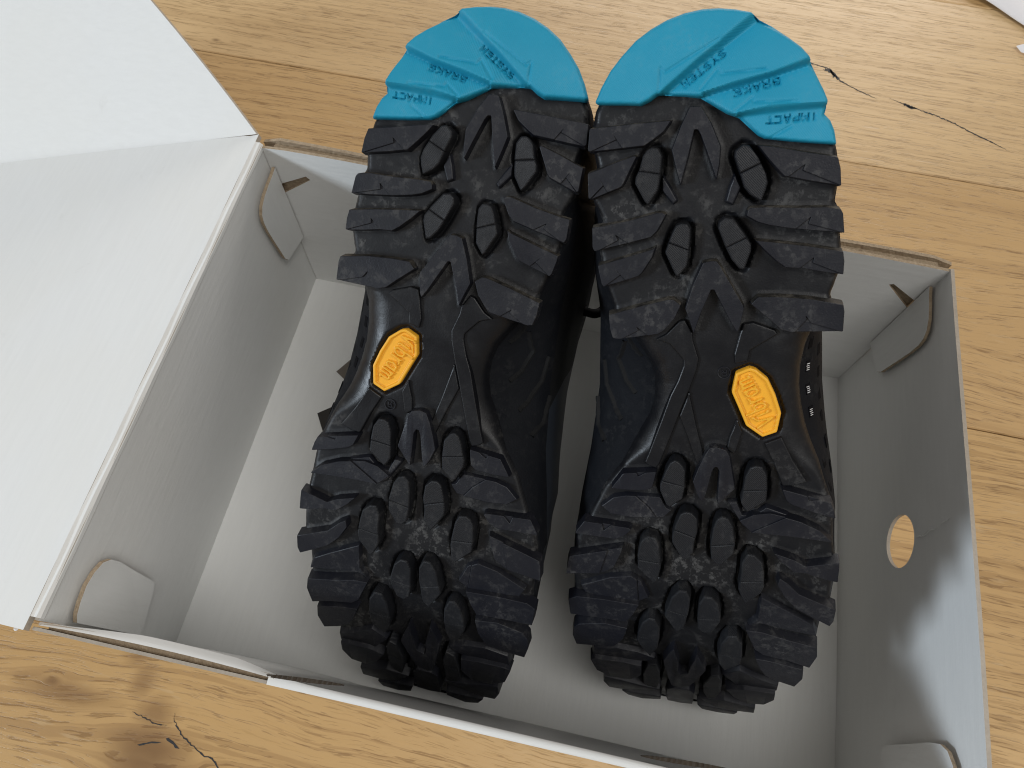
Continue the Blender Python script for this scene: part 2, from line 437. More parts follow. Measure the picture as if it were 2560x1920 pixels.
crack([(331, 508.5), (333, 504.5), (334.5, 501), (334, 498)], 1.0, 6)
crack([(377.9, 485.7), (387.7, 482.5), (393.2, 479.9), (397.5, 479.4), (412.7, 475.3), (426.5, 470.2), (437, 464.4), (452.5, 457.6), (465.7, 450.5)], .62, 6)
crack([(388, 482.5), (393.2, 480), (398, 479.2)], 1.9, 6)

# ------------------------------------------------------------------ cardboard box
W, D, H = 340.0, 230.1, 119.5
box = empty('cardboard_box', Matrix.Translation((W/2*MM, D/2*MM, FZ*MM)))
tag(box, 'open white cardboard shoe box with finger hole, standing on the oak floor', 'box')
BO = np.array([W/2, D/2, FZ])
def sheet(name, inner, outer, mat_in, mat_out, parent, smooth=25, matw=None):
    """a card panel from two matching grids (inner and outer side): rows x cols x 3; cut edges show kraft"""
    a = np.asarray(inner, float)-BO; b = np.asarray(outer, float)-BO
    r, c = a.shape[:2]; V = list(a.reshape(-1, 3))+list(b.reshape(-1, 3)); F = []; mi = []
    n = r*c
    for i in range(r-1):
        for j in range(c-1):
            k = i*c+j
            F.append((k, k+1, k+c+1, k+c)); mi.append(0); F.append((n+k+c, n+k+c+1, n+k+1, n+k)); mi.append(1)
    def strip(idx):
        for p, q in zip(idx[:-1], idx[1:]): F.append((p, n+p, n+q, q)); mi.append(2)
    strip([j for j in range(c)]); strip([(r-1)*c+j for j in range(c-1, -1, -1)])
    strip([i*c for i in range(r-1, -1, -1)]); strip([i*c+c-1 for i in range(r)])
    o = mesh_obj(name, V, F, None, parent, smooth, [mat_in, mat_out, M['edge']], mi)
    return fix_normals(o)
def prism(name, poly, to3, t0, t1, mats, parent, side=2):
    """flat card piece: outline poly (2-D) extruded from t0 (white face) to t1; cut edges show kraft"""
    p = ccw(poly); n = len(p)
    V = [np.array(to3(q[0], q[1], t0))-BO for q in p]+[np.array(to3(q[0], q[1], t1))-BO for q in p]
    tri = tessellate_polygon([[Vector((q[0], q[1], 0)) for q in p]])
    F = [tuple(t) for t in tri]+[tuple(n+i for i in t) for t in tri]; mi = [0]*len(tri)+[1]*len(tri)
    for k in range(n): F.append((k, (k+1) % n, n+(k+1) % n, n+k)); mi.append(side)
    return fix_normals(mesh_obj(name, V, F, None, parent, None, mats, mi))
lin = np.linspace
# bottom
prism('bottom', [(-2, -6), (W+2, -6), (W+2, D+7), (-2, D+7)], lambda x, y, t: (x, y, t), 0, FZ+.3, [M['paper_y'], M['kraft'], M['kraft']], box)
# right wall with a round finger hole
cy, cz, cr = 113.0, 64.2, 12.6
def rwall():
    xs = lambda y: 0.6*math.sin(y*.021)
    ang = [math.tau*k/48 for k in range(48)]
    circ = [(cy+cr*math.cos(a), cz+cr*math.sin(a)) for a in ang]
    bord = []
    for a in ang:                                       # matching points on the wall's outline
        dy, dz = math.cos(a), math.sin(a)
        t = min((D+1-cy)/dy if dy > 1e-9 else 1e9, (-1-cy)/dy if dy < -1e-9 else 1e9, (H-cz)/dz if dz > 1e-9 else 1e9, (.05-cz)/dz if dz < -1e-9 else 1e9)
        bord.append((cy+dy*t, cz+dz*t))
    # exact corners
    for c in ((-1, .05), (D+1, .05), (D+1, H), (-1, H)):
        k = min(range(48), key=lambda q: (bord[q][0]-c[0])**2+(bord[q][1]-c[1])**2); bord[k] = c
    V = []; F = []; mi = []
    R = 6
    for side, x in ((0, W), (1, W+1.7)):
        for ring in range(R+1):
            t = ring/R
            for k in range(48):
                y = circ[k][0]*(1-t)+bord[k][0]*t; z = circ[k][1]*(1-t)+bord[k][1]*t
                V.append(np.array((x+xs(y)+.9*math.sin(z*.03), y, z))-BO)
    n = 48*(R+1)
    for ring in range(R):
        for k in range(48):
            a, b2 = ring*48+k, ring*48+(k+1) % 48
            F.append((a, b2, b2+48, a+48)); mi.append(0); F.append((n+a, n+a+48, n+b2+48, n+b2)); mi.append(1)
    for k in range(48):
        k2 = (k+1) % 48
        F.append((k, n+k, n+k2, k2)); mi.append(2); F.append((R*48+k, R*48+k2, n+R*48+k2, n+R*48+k)); mi.append(2)
    return fix_normals(mesh_obj('side_wall', V, F, None, box, 40, [M['paper_y'], M['paper_y'], M['edge']], mi))
holed = rwall(); holed['label'] = 'side wall with a round finger hole'
def crease(pts, r):
    V = []; F = []
    for k, (y, z) in enumerate(pts):
        x = W+.6*math.sin(y*.021)+.9*math.sin(z*.03); rr = r*(.3 if k in (0, len(pts)-1) else 1)
        V += [np.array((x+.1, y-rr, z))-BO, np.array((x-rr*.9, y, z))-BO, np.array((x+.1, y+rr, z))-BO]
    for k in range(len(pts)-1): F += [(3*k, 3*k+3, 3*k+4, 3*k+1), (3*k+1, 3*k+4, 3*k+5, 3*k+2)]
    return fix_normals(mesh_obj('crease', V, F, M['paper_z'], holed))
crease([(111.2, 78.5), (111.6, 81), (110.9, 84), (111.5, 87), (112.2, 90), (111.7, 93), (112.3, 96)], .45)
crease([(112.6, 98), (113.4, 100.5), (113.1, 103.5), (113.6, 106)], .4)
# left wall: a little bowed, its top edge folds over into the lid hinge
ys = lin(-1, D+1, 40); zs = lin(.05, H-.4, 14)
bowl = lambda y, z: 1.2*math.sin(math.pi*(y+1)/(D+2))*math.sin(math.pi*z/H)
sheet('side_wall', [[(bowl(y, z), y, z) for y in ys] for z in zs], [[(bowl(y, z)-1.7, y, z) for y in ys] for z in zs], M['paper_y'], M['paper_y'], box)
# far wall: rolled double wall, inner panel with two lock slots, kraft gap, outer panel
slotL = [(0.3, 90.7), (19.1, 102.2), (21.0, 100.2), (0.3, 83.6)]
slotR = [(339.7, 82.4), (319.7, 100.8), (321.6, 102.0), (339.7, 89.2)]
inner = [(0.3, .05), (W-.3, .05)]+slotR[:1]+slotR[1:]+[(W-.3, H-1)]+[(x, H-.2+.5*math.sin(x*.05)) for x in lin(W-12, 12, 30)]+[(0.3, H-1)]+slotL
inner = [(0.3, .05), (W-.3, .05), (339.7, 82.4), (319.7, 100.8), (321.6, 102.0), (339.7, 90.2), (W-.3, H-1)]+[(x, H-.2+.5*math.sin(x*.05)) for x in lin(W-12, 12, 30)]+[(.3, H-1), (.3, 91.2), (19.1, 102.4), (21.0, 100.2), (.3, 83.4)]
prism('inner_end_wall', inner, lambda a, b2, t: (a, t, b2), D, D+1.6, [M['paper_x'], M['kraft'], M['kraft']], box)
fw2 = [(-1.5, .4), (W+1.5, .4), (W+1.5, H-3)]+[(x, H-.6+.7*math.sin(x*.043+1)) for x in lin(W-8, 8, 40)]+[(-1.5, H-3)]
prism('outer_end_wall', fw2, lambda a, b2, t: (a, t, b2), D+5.6, D+7.4, [M['kraft'], M['paper_x'], M['kraft']], box)
prism('kraft_liner', [(2, 60), (W-2, 60), (W-2, H-5), (2, H-5)], lambda a, b2, t: (a, t, b2), D+2.0, D+2.6, [M['kraft']]*3, box)
# the rolled fold between both far panels, a little lower than the rim
xs_ = lin(5, W-5, 60)
sheet('fold_strip', [[(x, D+1.7, H-3.2+.4*math.sin(x*.11)) for x in xs_], [(x, D+3.6, H-2.2+.4*math.sin(x*.09)) for x in xs_], [(x, D+5.5, H-2.6) for x in xs_]],
      [[(x, D+1.7, H-5) for x in xs_], [(x, D+3.6, H-4.4) for x in xs_], [(x, D+5.5, H-5) for x in xs_]], M['kraft'], M['kraft'], box)
# near wall: inner panel leaning outwards, gap, outer panel; folded over on its right two thirds
bb = lambda x: .6+1.8*math.sin(math.pi*min(1, max(0, x/W)))**.7
gap = lambda x: .15+1.7*math.sin(math.pi*min(1, max(0, (x+4)/104)))**.8
zr = lambda x: .5*math.sin(x*.035)
xs_ = lin(.3, W-.3, 90); ts = [0, .1, .2, .3, .4, .5, .6, .7, .78, .84, .89, .93, .96, .98, 1.0]
nin = lambda x, t: (x, bb(x)*(1-t**4)-1.75+gap(x), .05+(H-.9+zr(x))*t)
sheet('inner_end_wall', [[nin(x, t) for x in xs_] for t in ts], [[(nin(x, t)[0], nin(x, t)[1]-1.2, nin(x, t)[2]) for x in xs_] for t in ts], M['paper_x'], M['kraft'], box)
nout = lambda x, t: (x, -3.2, .05+(H-1.4+zr(x))*t)
xs2 = lin(-1.5, W+1.5, 90)
sheet('outer_end_wall', [[nout(x, t) for x in xs2] for t in ts], [[(nout(x, t)[0], nout(x, t)[1]-1.2, nout(x, t)[2]) for x in xs2] for t in ts], M['kraft'], M['paper_x'], box)
xs3 = lin(88, W-1, 70)
def fold(x, a, r0):
    yi, yo = nin(x, 1)[1]+.05, -4.45; k = min(1, (x-86)/30)
    return (x, (yi+yo)/2+(yi-yo)/2*math.cos(a)*(1+r0*.2), H-.95+zr(x)+(.75*k+.1+r0)*math.sin(a))
aa = lin(0.0, math.pi, 9)
sheet('folded_rim', [[fold(x, a, 0.1) for x in xs3] for a in aa], [[fold(x, a, -.3) for x in xs3] for a in aa], M['paper_x'], M['kraft'], box)
xs4 = lin(1.5, 90, 30)
def lip(x, s, dz):
    k = (.25+.75*min(1, (x-1.5)/38))*(.45+.55*min(1, (91-x)/16)); y1 = nin(x, 1)[1]; return (x, y1-1.15+(3.2*k)*s, H-.25+zr(x)-2.6*s**1.6+dz)
sheet('folded_rim', [[lip(x, s, .35) for x in xs4] for s in lin(0, 1, 6)], [[lip(x, s, -.45) for x in xs4] for s in lin(0, 1, 6)], M['paper_x'], M['kraft'], box)
sheet('fold_strip', [[(x, nin(x, 1)[1]-1.25, H-3.0) for x in lin(3, 95, 30)], [(x, -3.1, H-3.6) for x in lin(3, 95, 30)]], [[(x, nin(x, 1)[1]-1.25, H-4.0) for x in lin(3, 95, 30)], [(x, -3.1, H-4.6) for x in lin(3, 95, 30)]], M['kraft'], M['kraft'], box)
# torn slits in the folded rim: dark flutes lying open
def slit(x0, x1, y0, y1, z):
    n = 34; V = []; F = []
    for k in range(n):
        x = x0+(x1-x0)*k/(n-1); s = math.sin(math.pi*(k+.5)/n)**.5; y = y0+(y1-y0)*k/(n-1)
        zz = z+(k % 2)*.5+random.uniform(-.2, .2)
        V += [np.array((x, y-.75*s, zz))-BO, np.array((x, y+.75*s, zz-.3))-BO, np.array((x, y+.75*s, zz-1.5))-BO, np.array((x, y-.75*s, zz-1.5))-BO]
    for k in range(n-1):
        for q in range(4): F.append((4*k+q, 4*k+4+q, 4*k+4+(q+1) % 4, 4*k+(q+1) % 4))
    return mesh_obj('torn_flutes', V, F, M['flute'], box)
slit(85, 115, -1.8, .9, H-.2); slit(222, 254, .2, 2.2, H-1.2)
# rounded lock tabs against the side walls
tabF = [(229.5, 106), (225, 105.2), (219, 104.8), (212, 103.8), (207, 101.8), (204, 98.5), (202.8, 94), (203, 86), (204, 76), (205, 66), (205.8, 58), (208, 53.5), (229.5, 47)]
tabN = [(.8, 101), (3.5, 103.4), (8, 105), (14.4, 106), (19.7, 104.8), (24.4, 101.8), (26.6, 97), (26.9, 89), (26, 79.7), (24.6, 62), (24, 56), (21, 53.2), (.8, 47)]
def tabs():
    for poly in (tabF, tabN):
        prism('lock_tab', poly, lambda a, b2, t: (t+1.1*math.sin(math.pi*max(0, min(1, a/D)))*math.sin(math.pi*b2/H)+.5+.02*abs(b2-80), a, b2), 2.6, .9, [M['paper_z'], M['kraft'], M['kraft']], box)
        prism('lock_tab', poly, lambda a, b2, t: (W-t-.6-.02*abs(b2-80), a, b2), 2.2, .7, [M['paper_z'], M['kraft'], M['kraft']], box)
tabs()
# lid: hinged on the left wall, sloping down to the floor; side flap standing up at the far end
th = math.radians(20.0); LX, LZ = -math.cos(th), -math.sin(th)
nL = np.array((-math.sin(th), 0, math.cos(th)))
def lidp(y, s, t=0.0):
    crest = np.array((-3.4, y, H+.5)); return crest+np.array((LX, 0, LZ))*s+nL*t
ss = [0, 3, 6, 10]+list(lin(20, 335, 24)); yl = lin(-5, 237, 50)
sag = lambda y, s: 1.2*math.sin(math.pi*s/335)-.5*math.exp(-((s-5)/2.2)**2)
lid = sheet('lid', [[lidp(y, s, sag(y, s)) for y in yl] for s in ss], [[lidp(y, s, sag(y, s)-2.4) for y in yl] for s in ss], M['paper_y'], M['paper_y'], box)
# hinge strip: scored double crease between left wall and lid
hs = []
for k, (x, z) in enumerate(((.35, H-2.6), (.2, H-.7), (-.9, H+.35), (-2.2, H+.05), (-3.3, H+.55))):
    hs.append([(x, y, z+.25*math.sin(y*.13+k)) for y in yl[1:-1]])
sheet('hinge_strip', hs, [[(x-.6, y, z-1.2) for x, y, z in r] for r in hs], M['paper_y'], M['kraft'], box)
fph = math.radians(36.0)
mvec = np.array((0, math.cos(fph), 0))+math.sin(fph)*nL
def flapp(a, s): return np.array((-3.4, 237.3, H+.6))+np.array((LX, 0, LZ))*s+mvec*a
rows = []
for a in lin(0, 118, 24):
    s0 = 1.5+.80*a+.0009*a*a if a < 112 else 1.5+.80*a+3
    rows.append([flapp(a, s) for s in lin(s0, 332-.5*a, 30)])
rows2 = [[p-2.0*np.cross(np.array((LX, 0, LZ)), mvec)*(-1) for p in r] for r in rows]
sheet('lid_flap', rows, rows2, M['paper_x'], M['kraft'], lid)

# ------------------------------------------------------------------ shoes
# sole frame: u runs from toe to heel, v sideways (+ = outer side), w along the sole's normal; millimetres
KS = 0.97
PU = np.array([-10., 5, 20, 40, 65, 95, 130, 170, 210, 250, 300]); PY = np.array([-48.48, -37.55, -27.97, -17.27, -7.22, -0.62, -0.02, -0.42, -1.62, -3.49, -6.88])
def _spline():
    x, y = PU, PY; m = len(x); A = np.zeros((m, m)); b = np.zeros(m); A[0, 0] = A[-1, -1] = 1; h = np.diff(x)
    for i in range(1, m-1):
        A[i, i-1] = h[i-1]; A[i, i] = 2*(h[i-1]+h[i]); A[i, i+1] = h[i]
        b[i] = 6*((y[i+1]-y[i])/h[i]-(y[i]-y[i-1])/h[i-1])
    return np.linalg.solve(A, b), h
PM, PH = _spline()
def prof(u):
    u = np.asarray(u, float); k = np.clip(np.searchsorted(PU, u)-1, 0, len(PU)-2)
    t = u-PU[k]; d = PU[k+1]-u; h = PH[k]
    r = (PM[k]*d**3+PM[k+1]*t**3)/(6*h)+(PY[k]/h-PM[k]*h/6)*d+(PY[k+1]/h-PM[k+1]*h/6)*t
    s0 = (PY[1]-PY[0])/PH[0]-PH[0]*(2*PM[0]+PM[1])/6
    return np.where(u < PU[0], PY[0]+s0*(u-PU[0])-.006*(u-PU[0])**2, r)
def sole(P, wv, mir):
    """(u,v) points + height above the tread surface -> local coordinates"""
    P = np.asarray(P, float); u, v = P[:, 0], P[:, 1]
    s = (prof(u+.2)-prof(u-.2))/.4; L = np.sqrt(1+s*s); wv = np.broadcast_to(np.asarray(wv, float), u.shape)
    return np.stack([u-s/L*wv, v*mir, prof(u)+wv/L], 1)*KS
def faces_dir(F, mir): return F if mir > 0 else [tuple(reversed(f)) for f in F]

POSE = {'RL': [[-0.0213, 0.9987, -0.0468], [0.7501, -0.015, -0.6611], [0.6609, 0.0492, 0.7488]], 'OL': [132.6824, -19.7214, 54.3396], 'RR': [[-0.2106, 0.9712, -0.1119], [0.6743, 0.0614, -0.7359], [0.7078, 0.2304, 0.6678]], 'OR': [250.8567, -4.1123, 55.0121]}
PAD = [(265.7, -33.2), (269.7, -31.3), (274.1, -28.6), (278, -25.2), (281.9, -21.2), (284.7, -16.8), (286.8, -12.2), (288.2, -7.2), (288.8, -2.3), (288.7, 2.2), (288, 6.8), (286.9, 11.1), (284.7, 13.4), (282.5, 17.3), (279.6, 21.5), (276.7, 25.1), (274.1, 27.4), (271.9, 28.3), (268.5, 30.2), (265.1, 32), (262.3, 33.2), (260.3, 33.1), (258.6, 32.8), (256.8, 34.6), (254.1, 35.9), (250.4, 36.8), (251, 31.2), (251.8, 24.3), (252.9, 17.2), (253.8, 15.4), (256.2, 12.7), (259, 9.7), (260.4, 6.1), (262, 3.5), (263.9, 0.5), (265.2, -1.7), (266, -6.4), (266.5, -10.9), (266.8, -13.1), (266.7, -14.6), (265.2, -16.8), (264.1, -19.4), (264.5, -23.6), (265.1, -32.6)]
BANDS = [([(286.9, 11.1), (281.7, 4.3), (275.2, -4.2), (266.9, -14.6)], [(284.7, 13.4), (280, 6.8), (274.3, -1.7), (266.5, -11.8)]),
         ([(274.1, 27.4), (271, 17.7), (269, 7.4), (266.3, -2.3)], [(271.9, 28.3), (269.3, 18.2), (267.2, 8.9), (265.2, -0.6)]),
         ([(262, 33.1), (262, 23.5), (261.9, 16.6), (260.2, 7.5)], [(260.2, 32.6), (259.8, 23.7), (259.3, 16.8), (258.9, 9.4)])]
PADLINES = [[(267.5, -14), (273.8, -13.7), (272.5, -12.3), (280.5, 2.6)], [(267.2, -1.9), (272.7, 2.6), (271.1, 3.6), (271.6, 16)], [(260.7, 8.2), (264.2, 12.8), (263, 13.2), (262.4, 25.2)], [(253, 18.9), (255.9, 24)]]
TEXT = {"R": [["SYSTEM", [277.8, 3.8], [269.1, -8.2]], ["BRAKE", [269.3, 19.9], [266.5, 6.7]], ["IMPACT", [259.2, 31.1], [258.7, 16.5]]], "L": [["SYSTEM", [269.8, -8.8], [277.6, 3.0]], ["BRAKE", [267.1, 6.7], [269.6, 20.0]], ["IMPACT", [259.2, 17.1], [259.5, 31.2]]]}
BTEXT = {"R": [[161.9, 26.1], [178.9, 16.6]], "L": [[179.0, 14.5], [160.6, 23.3]]}
REG = {"R": [179.2, 9.2], "L": [151.8, 20.3]}
BADGE = [(181.3, 17.2), (180.7, 19.2), (177.4, 23.2), (171.7, 26), (165.7, 28.1), (158.7, 27.3), (156.6, 22.8), (160.5, 17.3), (167.1, 14.4), (172.4, 12), (179.2, 12.9)]
RIBS = [[(190.4, -13.3), (188.7, -8.7), (183.5, -4.2), (181.3, -4.1), (175.8, -5.8), (170.2, -8.2), (159.6, -11.4), (148, -15.1), (144.4, -16.4), (143, -15.1), (142.1, -12.4), (144.3, -11.1), (154.4, -7.8), (164.7, -4.6), (172.8, -1.9), (180.1, 0.3), (183.7, 0.8), (190.2, -1.3), (192.8, -1.6), (197.1, -4.2), (196.6, -6), (192.2, -10)],
        [(171.8, -1.9), (158.8, 1.1), (148.3, 3.9), (143.7, 2.1), (154.8, -1.7), (163, -4.8)],
        [(192.7, 13.4), (185.8, 12), (182.5, 12.5), (183.5, 16.3), (185, 16.6), (187.2, 16.8), (192.9, 25), (194.2, 24.1), (196.6, 17.4), (196.1, 14.3)],
        [(162.6, 14.3), (156.1, 12.1), (151.3, 11.4), (149.5, 13.8), (150.5, 14.5), (158.1, 16.2)],
        [(154.2, 23.6), (147.1, 27.2), (138.5, 30.7), (138.8, 34), (140.6, 38.3), (148.5, 33.2), (156.9, 28.9)]]
LUGS = [('lug', np.array([(257.9, -34.9), (258.6, -23.5), (259.1, -10.3), (256.1, -12.4), (253.7, -15.8), (252.3, -18.1), (251.2, -34.9), (251.6, -35.5)]), [(251.2, -34.8), (254.4, -26.7), (255.6, -27.4), (251.9, -24.8)]),
        ('lug', np.array([(244.6, -35.6), (245.6, -32.5), (247.5, -27.3), (249.4, -21.1), (249.1, -20.5), (245.8, -22.2), (241.1, -24.5), (240.2, -25.3), (236.7, -34.8), (237.2, -35.4)]), [(236.8, -35), (240.9, -30.7), (242.5, -31.7), (238.7, -29.3)]),
        ('lug', np.array([(250.8, 15.4), (250.3, 19.5), (248.5, 28), (246.7, 37.4), (243.5, 38.4), (238.8, 39), (240.4, 30.4), (241.7, 24.7), (241.9, 23.2), (244.2, 21), (247.2, 18.3)]), [(241.7, 24.3), (245.2, 28.8), (243.4, 28.2), (238.9, 38.6)]),
        ('lug', np.array([(232.9, 14), (233, 18.5), (232.6, 27.9), (232.6, 35.6), (231.9, 39.5), (230.8, 40.3), (225.1, 41.2), (226, 31.6), (226.6, 26.2), (227.7, 20), (228.7, 16.6), (230.6, 13.2), (232.1, 13.5)]), [(226.4, 27.6), (230, 31.6), (227.9, 31), (225.1, 40.8)]),
        ('lug', np.array([(223, 16.4), (222.3, 22.9), (221.1, 32), (219.5, 41.4), (216.6, 42), (212.6, 42.1), (213.4, 36.3), (214.6, 30), (214.8, 25.6), (216.7, 22.9), (219.9, 19.4)]), [(214.6, 29.7), (217.9, 33.5), (216.2, 33.2), (212.6, 41.9)]),
        ('lug', np.array([(205.4, 18.1), (205.5, 24.1), (204.9, 33.4), (203.2, 43.1), (201.1, 43.6), (194.8, 43.8), (194.5, 36.1), (194.3, 28.7), (195.1, 25.6), (198.3, 22), (203.2, 16.1)]), [(194.4, 29.8), (198.4, 32.9), (199.7, 32.6), (197.3, 34.4), (194.8, 43.1)]),
        ('lug', np.array([(227.9, -34.2), (228.2, -31.3), (229.8, -22.5), (232, -13.8), (232, -12.2), (231.4, -11.1), (226.5, -13.7), (224.6, -15.6), (222.7, -23.2), (220.3, -33.6), (221.6, -34.2)]), [(220.7, -31.8), (223.7, -26), (225.5, -26.9), (222.8, -22.8)]),
        ('lug', np.array([(215.6, -32.4), (218.2, -23.2), (220.6, -15.1), (221.2, -14.2), (218.2, -15.1), (213.3, -18.2), (212.1, -19.4), (210.2, -25.2), (208.6, -30.6), (209.3, -31.2), (213.7, -32.2)]), [(208.6, -30.3), (212.5, -25.2), (213.9, -26.5), (210.7, -23.5)]),
        ('lug', np.array([(199.1, -28.9), (199.3, -28), (202, -18.9), (204.4, -9.6), (204.4, -8), (202.6, -5.7), (198.3, -7.4), (194.4, -10.5), (192.9, -12.5), (191.6, -19.6), (190.8, -25.9), (191.2, -27.6), (194.5, -28.5)]), [(191, -24.4), (193.9, -19.1), (195.2, -19.8), (192.1, -16)]),
        ('chevron', np.array([(262.7, -4.8), (262.6, -1.7), (258.1, 1.2), (251, 4.4), (246.3, 4.3), (241.9, 3.7), (247.5, 1.6), (254.8, -1.3), (256.2, -2.2), (256.3, -3.4), (248.8, -4.9), (240.6, -6.9), (246.4, -8.6), (250.7, -9.7), (257.2, -7.3)]), None),
        ('chevron', np.array([(216.3, 0.9), (216.8, 3), (216.8, 4.9), (215.2, 6.1), (202.7, 13.7), (201.5, 14), (195.3, 13), (194, 12.4), (196.9, 10.5), (206.8, 5.2), (207.8, 4.7), (207.8, 3.6), (205.1, 2.7), (200.5, 0.9), (193.3, -1.2), (196.7, -2.3), (201.5, -4.1), (209.6, -1.8)]), None),
        ('wedge', np.array([(242.8, -12.2), (239.1, -9.8), (235.6, -7.8), (234.5, -8.9), (238.8, -12.5)]), None),
        ('wedge', np.array([(242.6, 9.1), (238.9, 11), (233.9, 9), (234.9, 6.9), (239, 7.8)]), None),
        ('pod', np.array([(251.4, 10.9), (251, 12.7), (247.6, 15.4), (242.9, 17.9), (240.3, 18.6), (238.1, 18.2), (234.8, 17.1), (236.8, 13.9), (239, 12), (243.1, 10.6), (247.9, 8.7), (249.7, 8.8)]), [(243.1, 10.3), (246, 16.6)]),
        ('pod', np.array([(251.7, -15.8), (251.4, -14), (249.1, -12.7), (245.1, -12.9), (240.6, -13.4), (238.7, -13.8), (234.5, -16.6), (235.7, -17.8), (241.2, -20.8), (243.1, -20.6), (245.3, -19.5), (249.4, -18.4), (250.8, -17.3)]), [(245, -19.9), (243.7, -12.7)]),
        ('pod', np.array([(230.2, 6.9), (229.8, 9.2), (225.3, 12.7), (221.8, 15), (219.9, 15.1), (214, 13.4), (214.4, 11.9), (217.2, 9.5), (221.1, 7.5), (227, 5), (228.9, 5.3)]), [(220.9, 7.4), (224, 13.6)]),
        ('pod', np.array([(228.7, -6.3), (228.5, -4.4), (226.8, -3.4), (223.2, -3.4), (217.7, -3.8), (215.3, -4.1), (211.8, -6.8), (212.5, -7.6), (218.9, -10.7), (219.7, -11), (225.7, -9), (228, -7.9)]), [(222.7, -9.9), (220.3, -3.5)]),
        ('chevron', np.array([(152.3, 5.6), (152.8, 8.1), (152, 11), (149.7, 12.4), (137.3, 14.8), (133.3, 11.6), (130.6, 9.4), (136.1, 9.3), (143.6, 9.4), (145.3, 8.6), (145.2, 7.6), (143.4, 6.8), (134.3, 5.1), (131.1, 4.1), (133.5, 2.5), (138.9, 0.6), (144, 2.1), (149.1, 4)]), None),
        ('pod', np.array([(146.9, -5.8), (146, -4), (143.2, -2.2), (136.2, -2.2), (131.5, -2.9), (127.8, -7.2), (128.7, -8.4), (134.2, -10.7), (136.5, -10.8), (142.7, -8.9), (145.8, -7.5)]), [(138.4, -10.4), (136.6, -2.2)]),
        ('pod', np.array([(146.7, 21.1), (146.4, 23.3), (143.3, 25), (137.5, 25.6), (133, 25.5), (128.2, 19.5), (129.4, 18.4), (131.8, 17.2), (134.8, 17.4), (142.3, 18), (145.8, 19.3)]), [(136.7, 17.7), (137.6, 25.6)]),
        ('lug', np.array([(140.3, -23.9), (140.9, -18.5), (141.7, -12.3), (138.3, -12.9), (135.7, -13.5), (134.3, -15.3), (133.8, -21.2), (134, -28.1), (136.2, -26.7)]), [(140.9, -19.2), (139.4, -18.7), (141.1, -15.8)]),
        ('lug', np.array([(138.3, 30.4), (136.9, 36.4), (135.8, 40.5), (134.3, 46.3), (132, 47.3), (128.6, 48.2), (130.4, 41), (132.7, 33.9), (134.1, 32.1)]), [(136.2, 38.5), (134.7, 39.2), (135.3, 43)]),
        ('plate', np.array([(125.1, -32.2), (129.2, -27.7), (130.4, -23.1), (130.5, -10.7), (126.2, -8.4), (125.4, -6.6), (122.2, -9.2), (121.3, -21.2), (122.2, -28.7)]), [(130.5, -19.4), (126.2, -14.8), (122, -11.9)]),
        ('plate', np.array([(130.8, 13.1), (131, 16), (126.1, 18), (126.2, 21.9), (129.9, 25.9), (127.6, 33.2), (120.2, 20.6), (122, 18.3)]), None),
        ('lug', np.array([(124.3, 17.2), (127.2, 21.8), (128.3, 27.2), (127.3, 32.7), (126.2, 37.3), (123.3, 43.7), (119.2, 47.9), (119.9, 37.8), (120.2, 29.4), (120.3, 21.3)]), [(120.3, 21.3), (127.3, 32.4)]),
        ('pod', np.array([(125.8, 11.1), (125.2, 13.3), (122.1, 15), (114.9, 16.2), (110.5, 15.8), (105.4, 12.1), (105.4, 9.9), (107.4, 8.2), (113.9, 7.7), (120.9, 8.3), (124.6, 9.4)]), [(113.3, 7.8), (114.8, 16.2)]),
        ('pod', np.array([(126.6, -1.6), (126.3, 0.6), (123.9, 2.7), (118.7, 2.9), (113.8, 1.9), (109.4, 1.7), (105.7, -1.4), (108.3, -3.3), (113, -5.9), (115.7, -6), (120.6, -5), (125.4, -3.4)]), [(118.7, -5.4), (116, 2.3)]),
        ('pod', np.array([(115, -14.4), (114.5, -11.7), (111.4, -10.5), (104.1, -9.9), (101.2, -9.8), (94.9, -10.9), (93.5, -12.3), (95.7, -14.2), (100.1, -18.3), (105.9, -18.4), (111.7, -17.6), (114, -16.3)]), [(104.3, -18.4), (103.4, -9.8)]),
        ('pod', np.array([(111.3, 20.6), (111.1, 23.2), (108.4, 25.9), (104.1, 26.7), (97.3, 27.4), (94.1, 26.5), (88.3, 21.6), (90, 20.2), (94.8, 18.5), (102, 19), (107.6, 19)]), [(98.7, 18.7), (99.9, 27.2)]),
        ('pod', np.array([(91.4, -2.8), (91.4, -0), (87.7, 1.5), (81.5, 1.2), (73, 0), (69.7, -0.8), (67.1, -3.2), (71.9, -5.8), (76.2, -8), (81.5, -6.9), (87.3, -5.5)]), [(80.4, -7.1), (77.7, 1.1)]),
        ('pod', np.array([(89.5, 6.5), (89.6, 9.3), (86.7, 11.7), (80, 13), (76.3, 13), (69.5, 10.3), (68.5, 7.4), (70.8, 4.9), (77, 4.5), (85.6, 4.8)]), [(77, 4.5), (78.1, 13.1)]),
        ('pod', np.array([(73.9, -14.1), (73.6, -11.7), (68.6, -9.9), (61.7, -9.9), (54, -10.7), (46.4, -13.6), (50.5, -16.4), (57.8, -18.9), (63.4, -18.5), (70.6, -16.6)]), [(61.1, -18.7), (59.7, -9.9)]),
        ('pod', np.array([(68.7, 16.5), (69, 19.8), (64.5, 22), (55.5, 22.7), (49.4, 22.5), (42.2, 16.7), (47.1, 14.2), (55.1, 13.2), (63.6, 14.4)]), [(55.1, 13.4), (55.3, 22.7)]),
